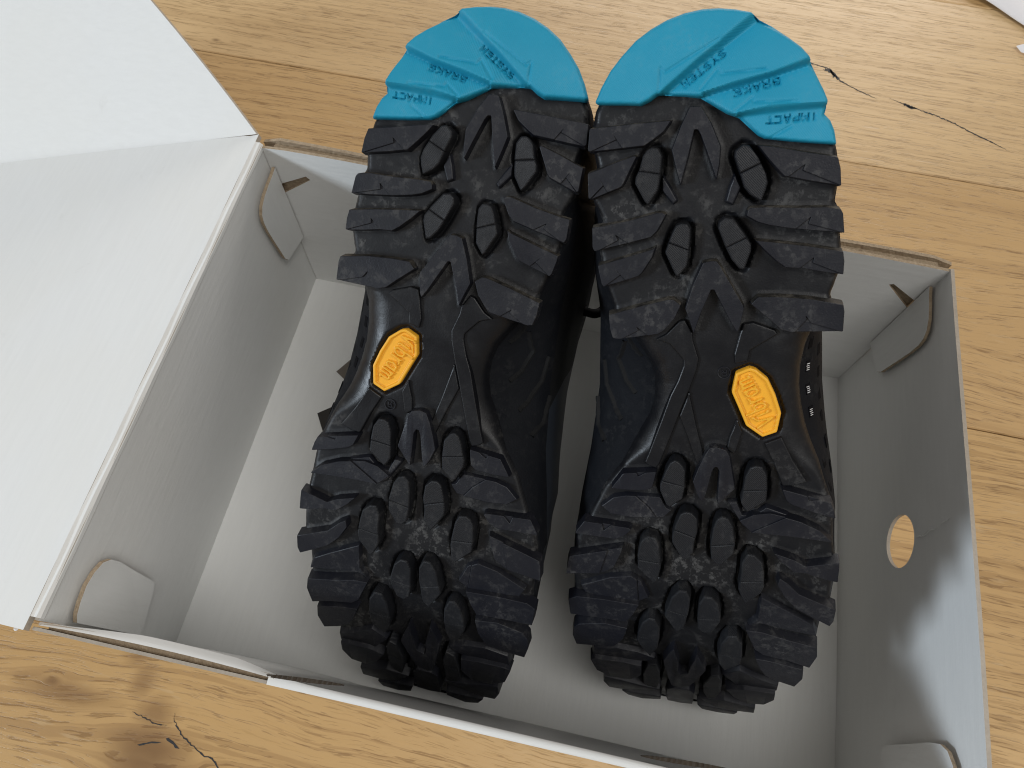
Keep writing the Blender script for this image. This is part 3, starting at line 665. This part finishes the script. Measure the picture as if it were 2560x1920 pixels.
        ('chevron', np.array([(44, -8.3), (52.3, -5.5), (54.6, -4), (51.8, -3.5), (42.4, -2), (36.2, -2.2), (33.3, -1.1), (35.1, 2.1), (41.5, 2.9), (47.5, 4.3), (53, 5.1), (48.2, 6.8), (39.9, 9.2), (32.7, 6.9), (20.9, 3), (17.9, -1.9), (19.3, -4.7), (29.4, -6.4)]), None),
        ('pod', np.array([(37.8, -15), (39.6, -11.2), (32.4, -9.7), (20.4, -10.1), (11.9, -11), (10.2, -14.5), (15.6, -17.3), (28.4, -17.2)]), [(26.2, -17.2), (28.2, -9.7)]),
        ('pod', np.array([(35.6, 11.5), (37.3, 14.5), (32, 16.4), (18.4, 16.7), (9, 15.1), (6.9, 11.3), (15, 9.3), (24.8, 8.8)]), [(22.5, 8.9), (24.9, 16.6)]),
        ('lug', np.array([(14.1, -6.4), (16.3, -3.6), (16.6, 3.1), (12.2, 5.5), (-7.9, 5.2), (-9, -0.5), (-7.4, -6.5), (1.8, -7.3)]), None),
        ('lug', np.array([(119.1, -38.4), (117.8, -21.9), (117.1, -20.9), (114, -23.7), (112.6, -27), (113.5, -41.9), (114.7, -41.4)]), [(118.5, -31.8), (115.8, -31.1), (118.3, -28.4)]),
        ('lug', np.array([(102.8, -44.4), (104.7, -38.2), (108.7, -24.2), (106.3, -24.7), (98.9, -27.6), (96.1, -32), (95.3, -38.5), (94.2, -46), (99.7, -45.3)]), [(96.1, -33), (106.9, -29.7)]),
        ('plate', np.array([(87, -40.8), (92.8, -28.9), (94.5, -21.1), (91.8, -17.2), (83.5, -14.3), (80.2, -18.7), (81, -29.2), (83, -39.2)]), [(89.2, -21.3), (80.3, -18.2)]),
        ('lug', np.array([(80.1, -46), (82.1, -42.5), (82.1, -31.4), (81.1, -18), (75.1, -20.3), (70.1, -23.2), (70.7, -32.9), (71.1, -45.8)]), None),
        ('lug', np.array([(62.2, -44.9), (65, -42.6), (67.6, -32), (66, -22.8), (58.4, -24.6), (51.5, -28.5), (50.3, -35.6), (49.5, -44.9), (56.4, -45.9)]), None),
        ('plate', np.array([(44.2, -37.9), (46.3, -27.9), (44.9, -18.8), (41.6, -11.9), (37.2, -14.6), (37.3, -22.3), (36.7, -39.1)]), None),
        ('lug', np.array([(36.4, -39.9), (37.8, -37.6), (37.7, -25.4), (36.3, -17.8), (26.6, -18), (19.3, -22.9), (19.7, -32.1), (25.3, -38)]), None),
        ('lug', np.array([(18.5, -35.1), (17.4, -29.3), (13.4, -17.9), (11.5, -9.9), (8.9, -11.1), (5.7, -21.2), (2.7, -28.6), (3.2, -34), (11.8, -36)]), None),
        ('lug', np.array([(-1.4, -28.2), (-2.3, -19.1), (-3, -9.8), (-8.3, -9.9), (-13.4, -19), (-9, -25.7)]), None),
        ('lug', np.array([(112.6, 29.5), (110.5, 36.4), (108.3, 40.4), (111.2, 51.2), (107.8, 51.4), (102.9, 51.5), (103.5, 47.5), (105.4, 41), (105.4, 36.8), (109.2, 32.3)]), None),
        ('lug', np.array([(102, 32.4), (100.1, 35.2), (95.7, 39.4), (90, 52.4), (84.2, 52.3), (81.6, 51.3), (85.5, 44.4), (88.6, 39.3), (93.5, 34.9), (99.1, 31.8)]), None),
        ('plate', np.array([(90.6, 27), (87.6, 32.1), (83.4, 39.2), (78.7, 46.3), (72.7, 48.2), (73.8, 40.2), (76.3, 27.7), (74.4, 23.7), (79, 26.5)]), None),
        ('lug', np.array([(73.6, 22.7), (73.3, 28.7), (70.5, 38.1), (68, 48.8), (62.2, 49.6), (53.9, 48), (57, 39.7), (59.2, 30), (62.1, 26.9)]), None),
        ('lug', np.array([(55.8, 27.7), (55.2, 32.8), (53.8, 38.6), (51.9, 46), (44.6, 46.7), (36.8, 44.7), (40.3, 36.9), (43.6, 32.6), (48.4, 30.1)]), None),
        ('plate', np.array([(35, 16.2), (40.7, 23), (34.7, 30.7), (30.4, 39.3), (24.6, 39.5), (25.2, 31.6), (24.2, 23.3)]), None),
        ('lug', np.array([(23.3, 18.5), (26.2, 25.7), (25.9, 38.6), (18.3, 39.1), (9.9, 35.9), (8.2, 29), (14.1, 23)]), None),
        ('lug', np.array([(5.7, 8), (7.6, 19.1), (1.7, 33), (-8.5, 33.6), (-9.4, 26.2), (-7.9, 17.3)]), None),
        ('lug', np.array([(-8.2, 7.6), (-9.2, 14.5), (-13.4, 26.6), (-22.4, 25.9), (-25, 18.4), (-18.4, 10.1)]), None)]
OUTLINE = [(263.3, -33.8), (258.5, -34.6), (250.6, -34.2), (245.9, -33.2), (235.6, -34.7), (232.7, -33.1), (229.5, -31.8), (224.6, -32.7), (218.8, -32.7), (215, -32.1), (207.3, -30.2), (201.3, -28.1), (198.2, -27.6), (189, -21.5), (184.5, -18.5), (179.2, -15.4), (173.6, -13.9), (168.9, -13.7), (165.1, -14), (159.7, -15.5), (154.6, -18.1), (147.9, -21.6), (142, -24.8), (137.6, -28.1), (132.6, -31.4), (124.2, -35.2), (119, -37.5), (117.5, -38.6), (111, -41.6), (101.3, -43.4), (90.4, -43.8), (81.9, -44.2), (76.6, -44.6), (63.3, -44.4), (58.8, -43.7), (43.1, -39.7), (29.3, -39.4), (11.2, -35.6), (-11.1, -30), (-17.9, -20.1), (-21.6, -10), (-22.5, -14), (-24, -3), (-24, 8), (-23, 19), (-10.5, 32.3), (3.8, 36.4), (17.7, 39.5), (32.3, 39.7), (43.5, 45.7), (49.7, 48.2), (61.5, 49.3), (73, 49.1), (79, 49.2), (90.1, 51.3), (99.8, 51.4), (108.7, 50.9), (116.4, 49.7), (123, 48.9), (126.8, 48.5), (134.6, 46.7), (139.8, 44.6), (146.4, 42.4), (153.4, 39.3), (159.3, 37.2), (166.1, 35.4), (173.3, 34.2), (180.3, 34), (186.8, 34.8), (192.7, 36.2), (202, 41.2), (205.6, 40.1), (207.6, 40.7), (211.8, 41.7), (219.7, 41.7), (224.3, 41), (232.1, 39.8), (233.7, 38.6), (237.8, 38.9), (246.8, 38.2), (250, 37.5), (254.131, 34.823), (256.737, 33.562), (258.474, 31.816), (260.115, 32.107), (262.045, 32.204), (264.747, 31.04), (268.027, 29.294), (271.308, 27.451), (273.432, 26.578), (275.94, 24.347), (278.739, 20.855), (281.538, 16.781), (283.661, 12.998), (285.784, 10.767), (286.845, 6.596), (287.52, 2.134), (287.617, -2.231), (287.038, -6.984), (285.687, -11.834), (283.661, -16.296), (280.958, -20.564), (277.195, -24.444), (273.432, -27.742), (269.185, -30.361)]

def lug_mesh(name, pieces, mat, parent, mir, dusty=False):
    """pieces: (outline, top height, bottom height, bevel, draft) solids joined into one lug"""
    V = []; F = []; mi = []
    for poly, w0, wb, bv, dr in pieces:
        p = clean(ccw(poly), .25)
        if len(p) < 3: continue
        p = clean(densify(round_corners(p, .3), 3.5), .1)
        n = len(p); base = len(V)
        rings = [(dr, wb), (.02, w0-bv), (-bv*.35, w0-bv*.30), (-bv*.95, w0)]
        for off, wv in rings: V += list(sole(offset(p, off), wv, mir))
        for r in range(len(rings)-1):
            for k in range(n):
                a, b2 = base+r*n+k, base+r*n+(k+1) % n
                F.append((a, b2, b2+n, a+n))
                e = p[(k+1) % n]-p[k]; mi.append(1 if (dusty and r < 1 and e[1] > .45*np.hypot(*e)) else 0)
        top = offset(p, -bv*.95)
        for t in tessellate_polygon([[Vector((q[0], q[1], 0)) for q in top]]):
            t = list(t)
            if area2(top[t]) < 0: t.reverse()
            F.append(tuple(base+3*n+i for i in t)); mi.append(0)
    return mesh_obj(name, V, faces_dir(F, mir), mat, parent, 26, [mat, M['rubber_dusty']] if dusty else None, mi)

# letter strokes in a unit cell (x 0..1, y 0..1)
GL = {'S': [[(.95, .95), (.2, .95), (.05, .8), (.1, .55), (.9, .45), (.95, .2), (.8, .05), (.05, .05)]],
      'Y': [[(0, 1), (.5, .5), (1, 1)], [(.5, .5), (.5, 0)]], 'T': [[(0, .95), (1, .95)], [(.5, .95), (.5, 0)]],
      'E': [[(1, .95), (.05, .95), (.05, .05), (1, .05)], [(.05, .5), (.8, .5)]],
      'M': [[(0, 0), (.05, 1), (.5, .35), (.95, 1), (1, 0)]], 'B': [[(.05, 0.05), (.05, .95), (.8, .95), (.95, .75), (.8, .52), (.05, .52)], [(.8, .52), (1, .3), (.85, .05), (.05, .05)]],
      'R': [[(.05, 0), (.05, .95), (.85, .95), (1, .75), (.85, .45), (.05, .45)], [(.5, .45), (1, 0)]],
      'A': [[(0, 0), (.45, 1), (.55, 1), (1, 0)], [(.2, .35), (.8, .35)]], 'K': [[(.05, 0), (.05, 1)], [(1, 1), (.1, .5), (1, 0)]],
      'I': [[(.5, 0), (.5, 1)]], 'P': [[(.05, 0), (.05, .95), (.85, .95), (1, .72), (.85, .45), (.05, .45)]],
      'C': [[(1, .95), (.2, .95), (.05, .8), (.05, .2), (.2, .05), (1, .05)]]}
def place_text(txt, a, b, hgt, mir):
    """strokes of a word written from a to b on the sole; letters upright on the real sole"""
    a, b = np.array(a, float), np.array(b, float); a = a*[1, mir]; b = b*[1, mir]     # true (unmirrored) sole plane
    d = b-a; L = np.hypot(*d); d /= L; up = np.array([-d[1], d[0]])                  # seen from the sole side
    up = -up
    n = len(txt); step = L/n; out = []
    for i, ch in enumerate(txt):
        wd = step*(.68 if ch != 'I' else .3)
        o = a+d*(i*step+(0 if ch != 'I' else .2*step))
        for st in GL[ch]:
            out.append(np.array([(o+d*x*wd+up*y*hgt)*[1, mir] for x, y in st]))
    return out
VIB = [[(0, 1.25), (.5, -.05), (.75, .95), (1.2, 1.15)], [(1.35, .85), (1.35, .05), (1.5, 0)], [(1.36, 1.22), (1.38, 1.26)],
       [(1.95, 1.5), (1.95, .1), (2.2, -.05), (2.6, .1), (2.7, .45), (2.5, .78), (2.2, .8), (1.95, .6)],
       [(3.05, .85), (3.05, 0)], [(3.05, .5), (3.3, .8), (3.6, .82)],
       [(4.55, .62), (4.3, .84), (4.0, .78), (3.82, .42), (4.0, .05), (4.3, -.02), (4.55, .25)], [(4.58, .86), (4.58, .0), (4.7, -.02)],
       [(5.0, .86), (5.0, 0)], [(5.0, .55), (5.2, .82), (5.42, .75), (5.45, 0)], [(5.45, .55), (5.65, .82), (5.9, .75), (5.92, 0), (6.15, .1)]]

OUT = ccw(np.array(OUTLINE))
OUTD = densify(round_corners(clean(OUT, .6), 2.0), 2.2)
HU = np.array([-40, -24, -10, 5, 20, 40, 65, 95, 130, 165, 200, 230, 260, 300.]); HH = np.array([6, 9, 19, 30, 42, 57, 76, 101, 128, 144, 140, 121, 110, 102.])

def make_shoe(name, Rm, O, mir, label, key):
    Rm = np.array(Rm); O = CAM+(np.array(O)-CAM)*KS
    mw = Matrix([[*Rm[i], O[i]*MM] for i in range(3)]+[[0, 0, 0, 1]])
    root = tag(empty(name, mw), label, 'shoe', 'pair of hiking shoes lying soles up in the box')
    # --- outsole plate: fine relief (arch ribs, rings around the studs, rolled edge)
    def hbase(P):
        u, v = P[:, 0], P[:, 1]
        z = np.full(len(P), -4.3)
        arch = sstep(140, 156, u)*(1-sstep(188, 200, u))
        z += arch*1.0
        for kind, poly, cut in LUGS:
            if kind == 'pod':
                c = np.mean(poly, 0); near = np.hypot(u-c[0], v-c[1]) < 20
                d = sdist(P[near], poly); z[near] -= 2.2*(1-sstep(.75, 1.5, d))
            elif kind in ('lug', 'chevron'):
                c = np.mean(poly, 0); near = np.hypot(u-c[0], v-c[1]) < 32
                d = sdist(P[near], poly); z[near] += .35*(1-sstep(.5, 1.2, d))
        db = sdist(P, BADGE); z -= 2.0*(1-sstep(.75, 1.5, db))
        e = -sdist(P, OUT); e = np.clip(e, 0, None)
        rr = 2.2+arch*9.0
        z -= np.where(e < rr, rr-np.sqrt(np.clip(rr*rr-(rr-e)**2, 0, None)), 0)*(1-.25*arch)
        return z
    P, F, loop = grid_mesh(OUT, .62, None); z = hbase(P)
    sole_o = mesh_obj('outsole', sole(P, z, mir), faces_dir([tuple(f) for f in F], mir), M['rubber_base'], root, 60)
    # --- tread
    for kind, poly, cut in LUGS:
        poly = ccw(np.array(poly))
        jit = RNG.uniform(-.15, .1)
        if kind == 'lug':
            if cut is not None:
                a, b2 = split_poly(poly, cut); pcs = [(a, jit, -5.2, .16, .6), (b2, jit-.6, -5.2, .12, .6)]
            else: pcs = [(poly, jit, -5.2, .17, .6)]
            lug_mesh('tread_lug', pcs, M['rubber'], sole_o, mir, poly[:, 0].mean() > 190)
        elif kind == 'chevron': lug_mesh('chevron_lug', [(poly, jit, -5.2, .17, .5)], M['rubber'], sole_o, mir, poly[:, 0].mean() > 190)
        elif kind == 'wedge': lug_mesh('tread_wedge', [(poly, -2.2, -5.2, .5, .6)], M['rubber'], sole_o, mir)
        elif kind == 'plate':
            if cut is not None:
                a, b2 = split_poly(poly, cut); pcs = [(a, -2.0, -5.4, .35, .8), (b2, -2.5, -5.4, .3, .8)]
            else: pcs = [(poly, -2.0, -5.4, .4, .8)]
            lug_mesh('tread_plate', pcs, M['rubber'], sole_o, mir)
        else:
            a, b2 = split_poly(poly, cut)
            if a.mean(0)[0] < b2.mean(0)[0]: a, b2 = b2, a
            lug_mesh('stud', [(a, .05, -6.6, .55, .2), (b2, -.25, -6.6, .55, .2)], M['stud'], sole_o, mir)
    for poly in RIBS: lug_mesh('arch_rib', [(poly, -2.3, -6.5, .45, .5)], M['rubber_base'], sole_o, mir)
    # --- blue heel pad with stepped ramps and engraved words
    words = []
    for t, a, b2 in TEXT[key]: words += place_text(t, a, b2, 2.0, mir)
    def hpad(P):
        z = np.zeros(len(P))
        D = []; ins = []
        for up_, lo_ in BANDS:
            up_, lo_ = np.array(up_), np.array(lo_)
            ins.append(inside(P, np.concatenate([up_, lo_[::-1]]))); D += [line_dist(P, up_), line_dist(P, lo_)]
        near_ = np.argmin(np.stack(D), 0); RI, GR = 1.3, -1.9
        z = np.where(near_ == 0, RI*np.exp(-(D[0]/9.0)**1.5), z)
        for k in (0, 1):                                     # each blade climbs from one groove to the next ridge
            q = D[2*k+1]/(D[2*k+1]+D[2*k+2]+1e-6); z = np.where((near_ == 2*k+1) | (near_ == 2*k+2), GR+(RI-GR)*q**.8, z)
        z = np.where(near_ == 5, GR*np.exp(-(D[5]/7.0)**1.3), z)
        for k in range(3):
            q = D[2*k]/(D[2*k]+D[2*k+1]+1e-6); z = np.where(ins[k], RI+(GR-RI)*sstep(0, 1, q), z)
        for pl in PADLINES: z -= .45*np.exp(-(line_dist(P, pl)/.38)**2)
        for s in words:
            c = s.mean(0); near = np.hypot(P[:, 0]-c[0], P[:, 1]-c[1]) < 5
            if near.any(): z[near] -= .8*(1-sstep(.08, .32, line_dist(P[near], s)))
        e = np.clip(-sdist(P, PAD), 0, None)
        z -= np.where(e < 1.0, 1.0-np.sqrt(np.clip(1-(1-e)**2, 0, None)), 0)
        z -= .9*sstep(276, 292, P[:, 0])*2
        return z
    PADP = np.array(PAD)
    P, F, loop = grid_mesh(PADP, .36, None); z = hpad(P)
    V = list(sole(P, z, mir)); FF = [tuple(f) for f in F]
    n0 = len(V); lp = P[loop]; nl = len(loop)
    for off, dw in ((.25, -2.6), (.1, -7.0), (-1.5, -11.0)):
        q = offset(ccw(lp) if area2(lp) > 0 else lp, off) if area2(lp) > 0 else offset(lp[::-1], off)[::-1]
        V += list(sole(q, dw, mir))
    prev = list(loop)
    for r in range(3):
        cur = [n0+r*nl+k for k in range(nl)]
        for k in range(nl): FF.append((prev[k], cur[k], cur[(k+1) % nl], prev[(k+1) % nl]))
        prev = cur
    hp = mesh_obj('heel_pad', V, faces_dir(FF, mir), M['blue'], root, 50); fix_normals(hp)
    hp['label'] = 'blue rubber heel pad engraved IMPACT BRAKE SYSTEM'
    # --- yellow octagonal badge with raised script
    bp = ccw(round_corners(clean(np.array(BADGE)), .35))
    a, b2 = [np.array(q) for q in BTEXT[key]]; a = a*[1, mir]; b2 = b2*[1, mir]
    a, b2 = a*.97+b2*.03, b2*.97+a*.03; d = b2-a; L = np.hypot(*d); d /= L; upv = -np.array([-d[1], d[0]]); sc = L/6.15
    cen = (a+b2)/2
    o = a-upv*0
    mid = np.mean(bp, 0)*[1, mir]
    o = o+upv*(np.dot(mid-cen, upv)-.5*sc)
    strokes = [np.array([(o+d*x*sc+upv*y*sc*1.5)*[1, mir] for x, y in st]) for st in VIB]
    def hbadge(P):
        e = np.clip(-sdist(P, bp), 0, None)
        z = np.where(e < .95, 0, -.95*sstep(.95, 1.25, e))
        ds = np.full(len(P), 9.0)
        for s in strokes: ds = np.minimum(ds, line_dist(P, s))
        z += 1.0*(1-sstep(.30, .50, ds))
        z -= np.where(e < .3, .3-np.sqrt(np.clip(.09-(.3-e)**2, 0, None)), 0)
        return z
    P, F, loop = grid_mesh(bp, .22, None); z = hbadge(P)-2.3
    V = list(sole(P, z, mir)); FF = [tuple(f) for f in F]; n0 = len(V); nl = len(loop)
    V += list(sole(P[loop], -6.5, mir))
    for k in range(nl): FF.append((loop[k], n0+k, n0+(k+1) % nl, loop[(k+1) % nl]))
    bo = mesh_obj('sole_badge', V, faces_dir(FF, mir), M['yellow'], root, 55); fix_normals(bo)
    bo['label'] = 'yellow octagonal badge with raised script lettering'
    # --- registered mark beside the badge
    c = np.array(REG[key])
    rv = []; rf = []
    def tube2d(pts, closed, rad, w0):
        pts = np.array(pts, float); n = len(pts); t = np.roll(pts, -1, 0)-np.roll(pts, 1, 0) if closed else np.gradient(pts, axis=0)
        t /= np.hypot(t[:, 0], t[:, 1])[:, None]+1e-9; nr = np.stack([-t[:, 1], t[:, 0]], 1); b0 = len(rv)
        for sgn, h in ((1, -.5), (.6, .28), (-.6, .28), (-1, -.5)): rv.extend(sole(pts+nr*sgn*rad, w0+h, mir))
        for q in range(3):
            for k in range(n if closed else n-1): k2 = (k+1) % n; rf.append((b0+q*n+k, b0+q*n+k2, b0+(q+1)*n+k2, b0+(q+1)*n+k))
    tube2d([c+2.0*np.array((math.cos(x), math.sin(x))) for x in np.linspace(0, math.tau, 28, endpoint=False)], True, .22, -3.2)
    for st in GL['R']: tube2d([c+np.array([(.5-y)*-2.0*-1, (x-.5)*1.5*mir*-1*mir]) for x, y in st], False, .18, -3.2)
    fix_normals(mesh_obj('registered_mark', rv, rf, M['rubber'], sole_o, 40))
    # --- midsole side and upper: rings swept round the outline, filling the waist out to the last's shape
    n = len(OUTD); u0, v0 = OUTD[:, 0], OUTD[:, 1]
    vm = np.interp(u0, [95, 122, 140, 165, 195, 215, 235], [-45, -41, -37.5, -34.5, -34, -35.5, -35]); vl = np.interp(u0, [95, 125, 150, 170, 190, 205, 235], [51.5, 50.5, 46, 42.8, 41, 41.3, 39.5])
    win = (u0 > 97) & (u0 < 233)
    hv = np.where(win & (v0 < 0), np.minimum(v0, vm), np.where(win & (v0 > 0), np.maximum(v0, vl), v0))
    HULL = np.stack([u0, hv], 1)
    archf = sstep(135, 160, u0)*(1-sstep(190, 215, u0))
    hh = np.interp(u0, HU, HH); ed = 6.4+archf*6.5
    medial = sstep(5, -10, v0)
    extra = medial*np.exp(-((u0-195)/55)**2)*(11 if key == 'L' else 1.5)
    def ringset(rows, mats, name_, cap, midx=None):
        V = []; F = []; mi = []
        for t, off, dep in rows:
            V += list(sole(offset(OUTD*(1-t)+HULL*t, off*np.ones(n)), -np.maximum(dep, 3)*np.ones(n), mir))
        for r in range(len(rows)-1):
            for k in range(n): a2, b3 = r*n+k, r*n+(k+1) % n; F.append((a2, b3, b3+n, a2+n)); mi.append(midx(u0[k], r) if midx else 0)
        if cap: F.append(tuple((len(rows)-1)*n+k for k in range(n))); mi.append(0)
        return fix_normals(mesh_obj(name_, V, F, None, root, 60, mats, mi))
    mn = np.minimum
    ringset([(0, -1.2, ed-1.2), (0, .1, ed), (.35, .4, mn(ed+3, hh*.4)), (.75, .7, mn(ed+8, hh*.5)), (1, 1.0, mn(ed+13, hh*.58)), (1, .2, mn(ed+17, hh*.66))], [M['side']], 'midsole', False)
    ringset([(.8, -.8, mn(ed+8, hh*.42)), (1, .5, mn(ed+15, hh*.5)), (1, .6+extra*.3, hh*.58), (1, -.4+extra*.65, hh*.68), (1, -1.5+extra*.9, hh*.78), (1, -3.5+extra, hh*.87), (1, -7+extra, hh*.95), (1, -12+extra, hh), (1, -20, hh), (1, -22, hh*.9)],
            [M['upper'], M['upper_panel']], 'upper', True, lambda u, r: 1 if (u < 152 and r < 6) else 0)
    # --- dark mesh windows with silver threads along the outer side
    def flank(uu, tt):
        i = int(np.argmin(np.abs(u0-uu)+1e3*(v0 < 0)))
        return sole(np.array([[uu, v0[i]*(1-tt)+hv[i]*tt+.1+.9*tt]]), -(ed[i]+np.interp(tt, [0, .35, .75, 1], [0, 3, 8, 13])), mir)[0]
    def seam(pts):
        P3 = []
        for (ua, ta), (ub, tb) in zip(pts[:-1], pts[1:]):
            for s in np.linspace(0, 1, 8, endpoint=False):
                uu, tt = ua+(ub-ua)*s, ta+(tb-ta)*s; i = int(np.argmin(np.abs(u0-uu)+1e3*(v0 > 0)))
                P3.append(sole(np.array([[uu, v0[i]*(1-tt)+hv[i]*tt-.3-.9*tt]]), -(ed[i]+np.interp(tt, [0, .35, .75, 1, 1.6], [0, 3, 8, 13, 24])), mir)[0])
        P3 = np.array(P3); V = []; F = []; n_ = len(P3)
        for i in range(n_):
            tg = P3[min(i+1, n_-1)]-P3[max(i-1, 0)]; tg /= np.linalg.norm(tg)+1e-9; sd = np.cross(tg, (0, -.75*mir, .66)); sd /= np.linalg.norm(sd)+1e-9; nn_ = np.cross(sd, tg)
            if nn_[2] < 0: nn_ = -nn_
            V += [P3[i]+sd*1.1-nn_*.6, P3[i]+sd*.35+nn_*.7, P3[i]-sd*.35+nn_*.7, P3[i]-sd*1.1-nn_*.6]
        for i in range(n_-1):
            for q in range(3): F.append((4*i+q, 4*i+4+q, 4*i+5+q, 4*i+1+q))
        return fix_normals(mesh_obj('overlay_seam', V, F, M['upper'], root, 50))
    seam([(186, .35), (178, .62), (170, .5), (165, .3)]); seam([(176, .9), (166, .85), (158, .62), (154, .4)]); seam([(192, .15), (186, .22), (180, .12)]); seam([(160, 1.0), (150, .9), (145, .6)])
    for row, (tt, du) in enumerate(((.33, 0.0), (.80, -4.0))):
        for k in range(8):
            uu = 195+du-k*8.4
            A = flank(uu, tt); ax = flank(uu+3, tt)-flank(uu-3, tt); ax /= np.linalg.norm(ax); up = flank(uu, tt+.1)-flank(uu, tt-.1); up /= np.linalg.norm(up); nn = np.cross(ax, up)
            if nn[2] < 0: nn = -nn
            def quad(name_, cu, cw, hu, hw, th, mat, par):
                c0 = A+ax*cu+up*cw; V = [c0+ax*a*hu+up*b4*hw+nn*h for h in (-.6, th) for a, b4 in ((-1, -1), (1, -1), (1.15, 1), (-.85, 1))]
                return fix_normals(mesh_obj(name_, V, [(0, 1, 2, 3), (4, 5, 6, 7), (0, 1, 5, 4), (1, 2, 6, 5), (2, 3, 7, 6), (3, 0, 4, 7)], mat, par))
            wnd = quad('mesh_window', 0, 0, 1.9, 1.15, .05, M['hole'], root)
            if row == 0 and key == 'R' and k in (2, 3, 4):
                for q in range(4): quad('reflective_thread', -1.2+q*.7, random.uniform(-.2, .2), .12, .75, .14, M['thread'], wnd)
    return root, sole_o
shoeL, soleL = make_shoe('hiking_shoe', POSE['RL'], POSE['OL'], -1, 'black hiking shoe, sole up, badge on its left side, nearer the open lid', 'L')
shoeR, soleR = make_shoe('hiking_shoe', POSE['RR'], POSE['OR'], 1, 'black hiking shoe, sole up, badge on its right side, beside the finger hole wall', 'R')

# loop of lace hanging out between the heels
def lace(root, pts, rad):
    inv = root.matrix_world.inverted(); P = [np.array(inv @ (Vector(p)*MM))/MM for p in pts]
    P = np.array(P); out = []
    for i in range(len(P)-1):
        a, b, c, d = P[max(0, i-1)], P[i], P[i+1], P[min(len(P)-1, i+2)]
        for k in range(6):
            s = k/6; out.append(.5*((2*b)+(c-a)*s+(2*a-5*b+4*c-d)*s*s+(3*b-a-3*c+d)*s**3))
    out.append(P[-1]); P = np.array(out); V = []; F = []; n = len(P)
    for i in range(n):
        t = P[min(i+1, n-1)]-P[max(i-1, 0)]; t /= np.linalg.norm(t); x = np.cross(t, (0.2, .9, .3)); x /= np.linalg.norm(x); y = np.cross(t, x)
        for k in range(10): a = math.tau*k/10; V.append(P[i]+rad*(math.cos(a)*x+math.sin(a)*y))
    for i in range(n-1):
        for k in range(10): F.append((i*10+k, i*10+(k+1) % 10, i*10+10+(k+1) % 10, i*10+10+k))
    return fix_normals(mesh_obj('lace', V, F, M['lace'], root, 60))
LACE = [[170.1, 176.4, 112.0], [178.5, 177.6, 108.0], [182.3, 181.2, 106.0], [184.1, 185.1, 108.0], [184.1, 187.3, 112.0], [183.9, 191.2, 118.0]]
lace(shoeL, LACE, 2.2)

# ------------------------------------------------------------------ small things
def slab(name, pts, z, t, tilt, mat, label, cat):
    pts = ccw(np.array(pts)); c = pts.mean(0); n = len(pts)
    V = [((p-c)[0], (p-c)[1], z+tilt*((p-c)[0])) for p in pts]+[((p-c)[0], (p-c)[1], z+t+tilt*((p-c)[0])) for p in pts]
    F = [tuple(range(n-1, -1, -1)), tuple(range(n, 2*n))]+[(k, (k+1) % n, n+(k+1) % n, n+k) for k in range(n)]
    o = mesh_obj(name, V, F, mat); o.location = (c[0]*MM, c[1]*MM, 0); tag(o, label, cat); return o
slab('card_tag', [(33.6, 168), (41.5, 180.5), (70, 166), (62, 150)], .5, .5, .03, M['tagback'], 'small grey-brown card tag on the box bottom, poking out under the left shoe', 'tag')
slab('card_tag', [(31.0, 139.0), (45, 150), (72, 150), (66, 116), (37.5, 129)], .4, .5, .02, M['tagcard'], 'dark card tag on the box bottom, corner poking out under the left shoe', 'tag')
crumb = mesh_obj('crumb', [(math.cos(a)*1.3, math.sin(a)*1.1, 0) for a in np.linspace(0, 5.3, 7)]+[(.1, 0, 1.5), (-.4, .3, 1.3)], [(k, (k+1) % 7, 7+(k > 3)) for k in range(7)]+[(0, 7, 8), (4, 8, 7)], M['crumb'])
crumb.location = (-85.6*MM, -10.2*MM, FZ*MM); tag(crumb, 'tiny white crumb on the oak floor below the lid corner', 'crumb')
# crumpled white tissue at the floor's far right
def tissue():
    n = 36; V = []; F = []
    for i in range(n):
        for j in range(n):
            s, t = i/(n-1), j/(n-1)
            x = 438+s*230+t*20; y = 628-s*170+t*300
            edge = min(t, 1)*1.0
            zz = 2.5+26*edge**.6+5*math.sin(s*9+t*4)*t+3.5*math.sin(s*23+2*t)*(.25+t)+2.2*math.sin(t*31+s*7)*(.2+t)
            if j == 0: y += 3*math.sin(s*11)
            V.append((x-440, y-620, max(.6, zz)))
    for i in range(n-1):
        for j in range(n-1): k = i*n+j; F.append((k, k+n, k+n+1, k+1))
    o = mesh_obj('tissue_sheet', V, F, M['tissue'], None, 60); o.location = (.44, .62, FZ*MM); fix_normals(o)
    md = o.modifiers.new('thickness', 'SOLIDIFY'); md.thickness = .0006
    tip = mesh_obj('folded_corner', [(39, -55, 3), (62, -47, 9), (70, -75, 6), (43, -60, 2), (66, -60, 12)], [(0, 3, 4), (0, 4, 1), (3, 2, 4), (4, 2, 1)], M['tissue'], o, 60); fix_normals(tip)
    return tag(o, 'crumpled white tissue paper lying on the floor at the far right', 'tissue')
tissue()
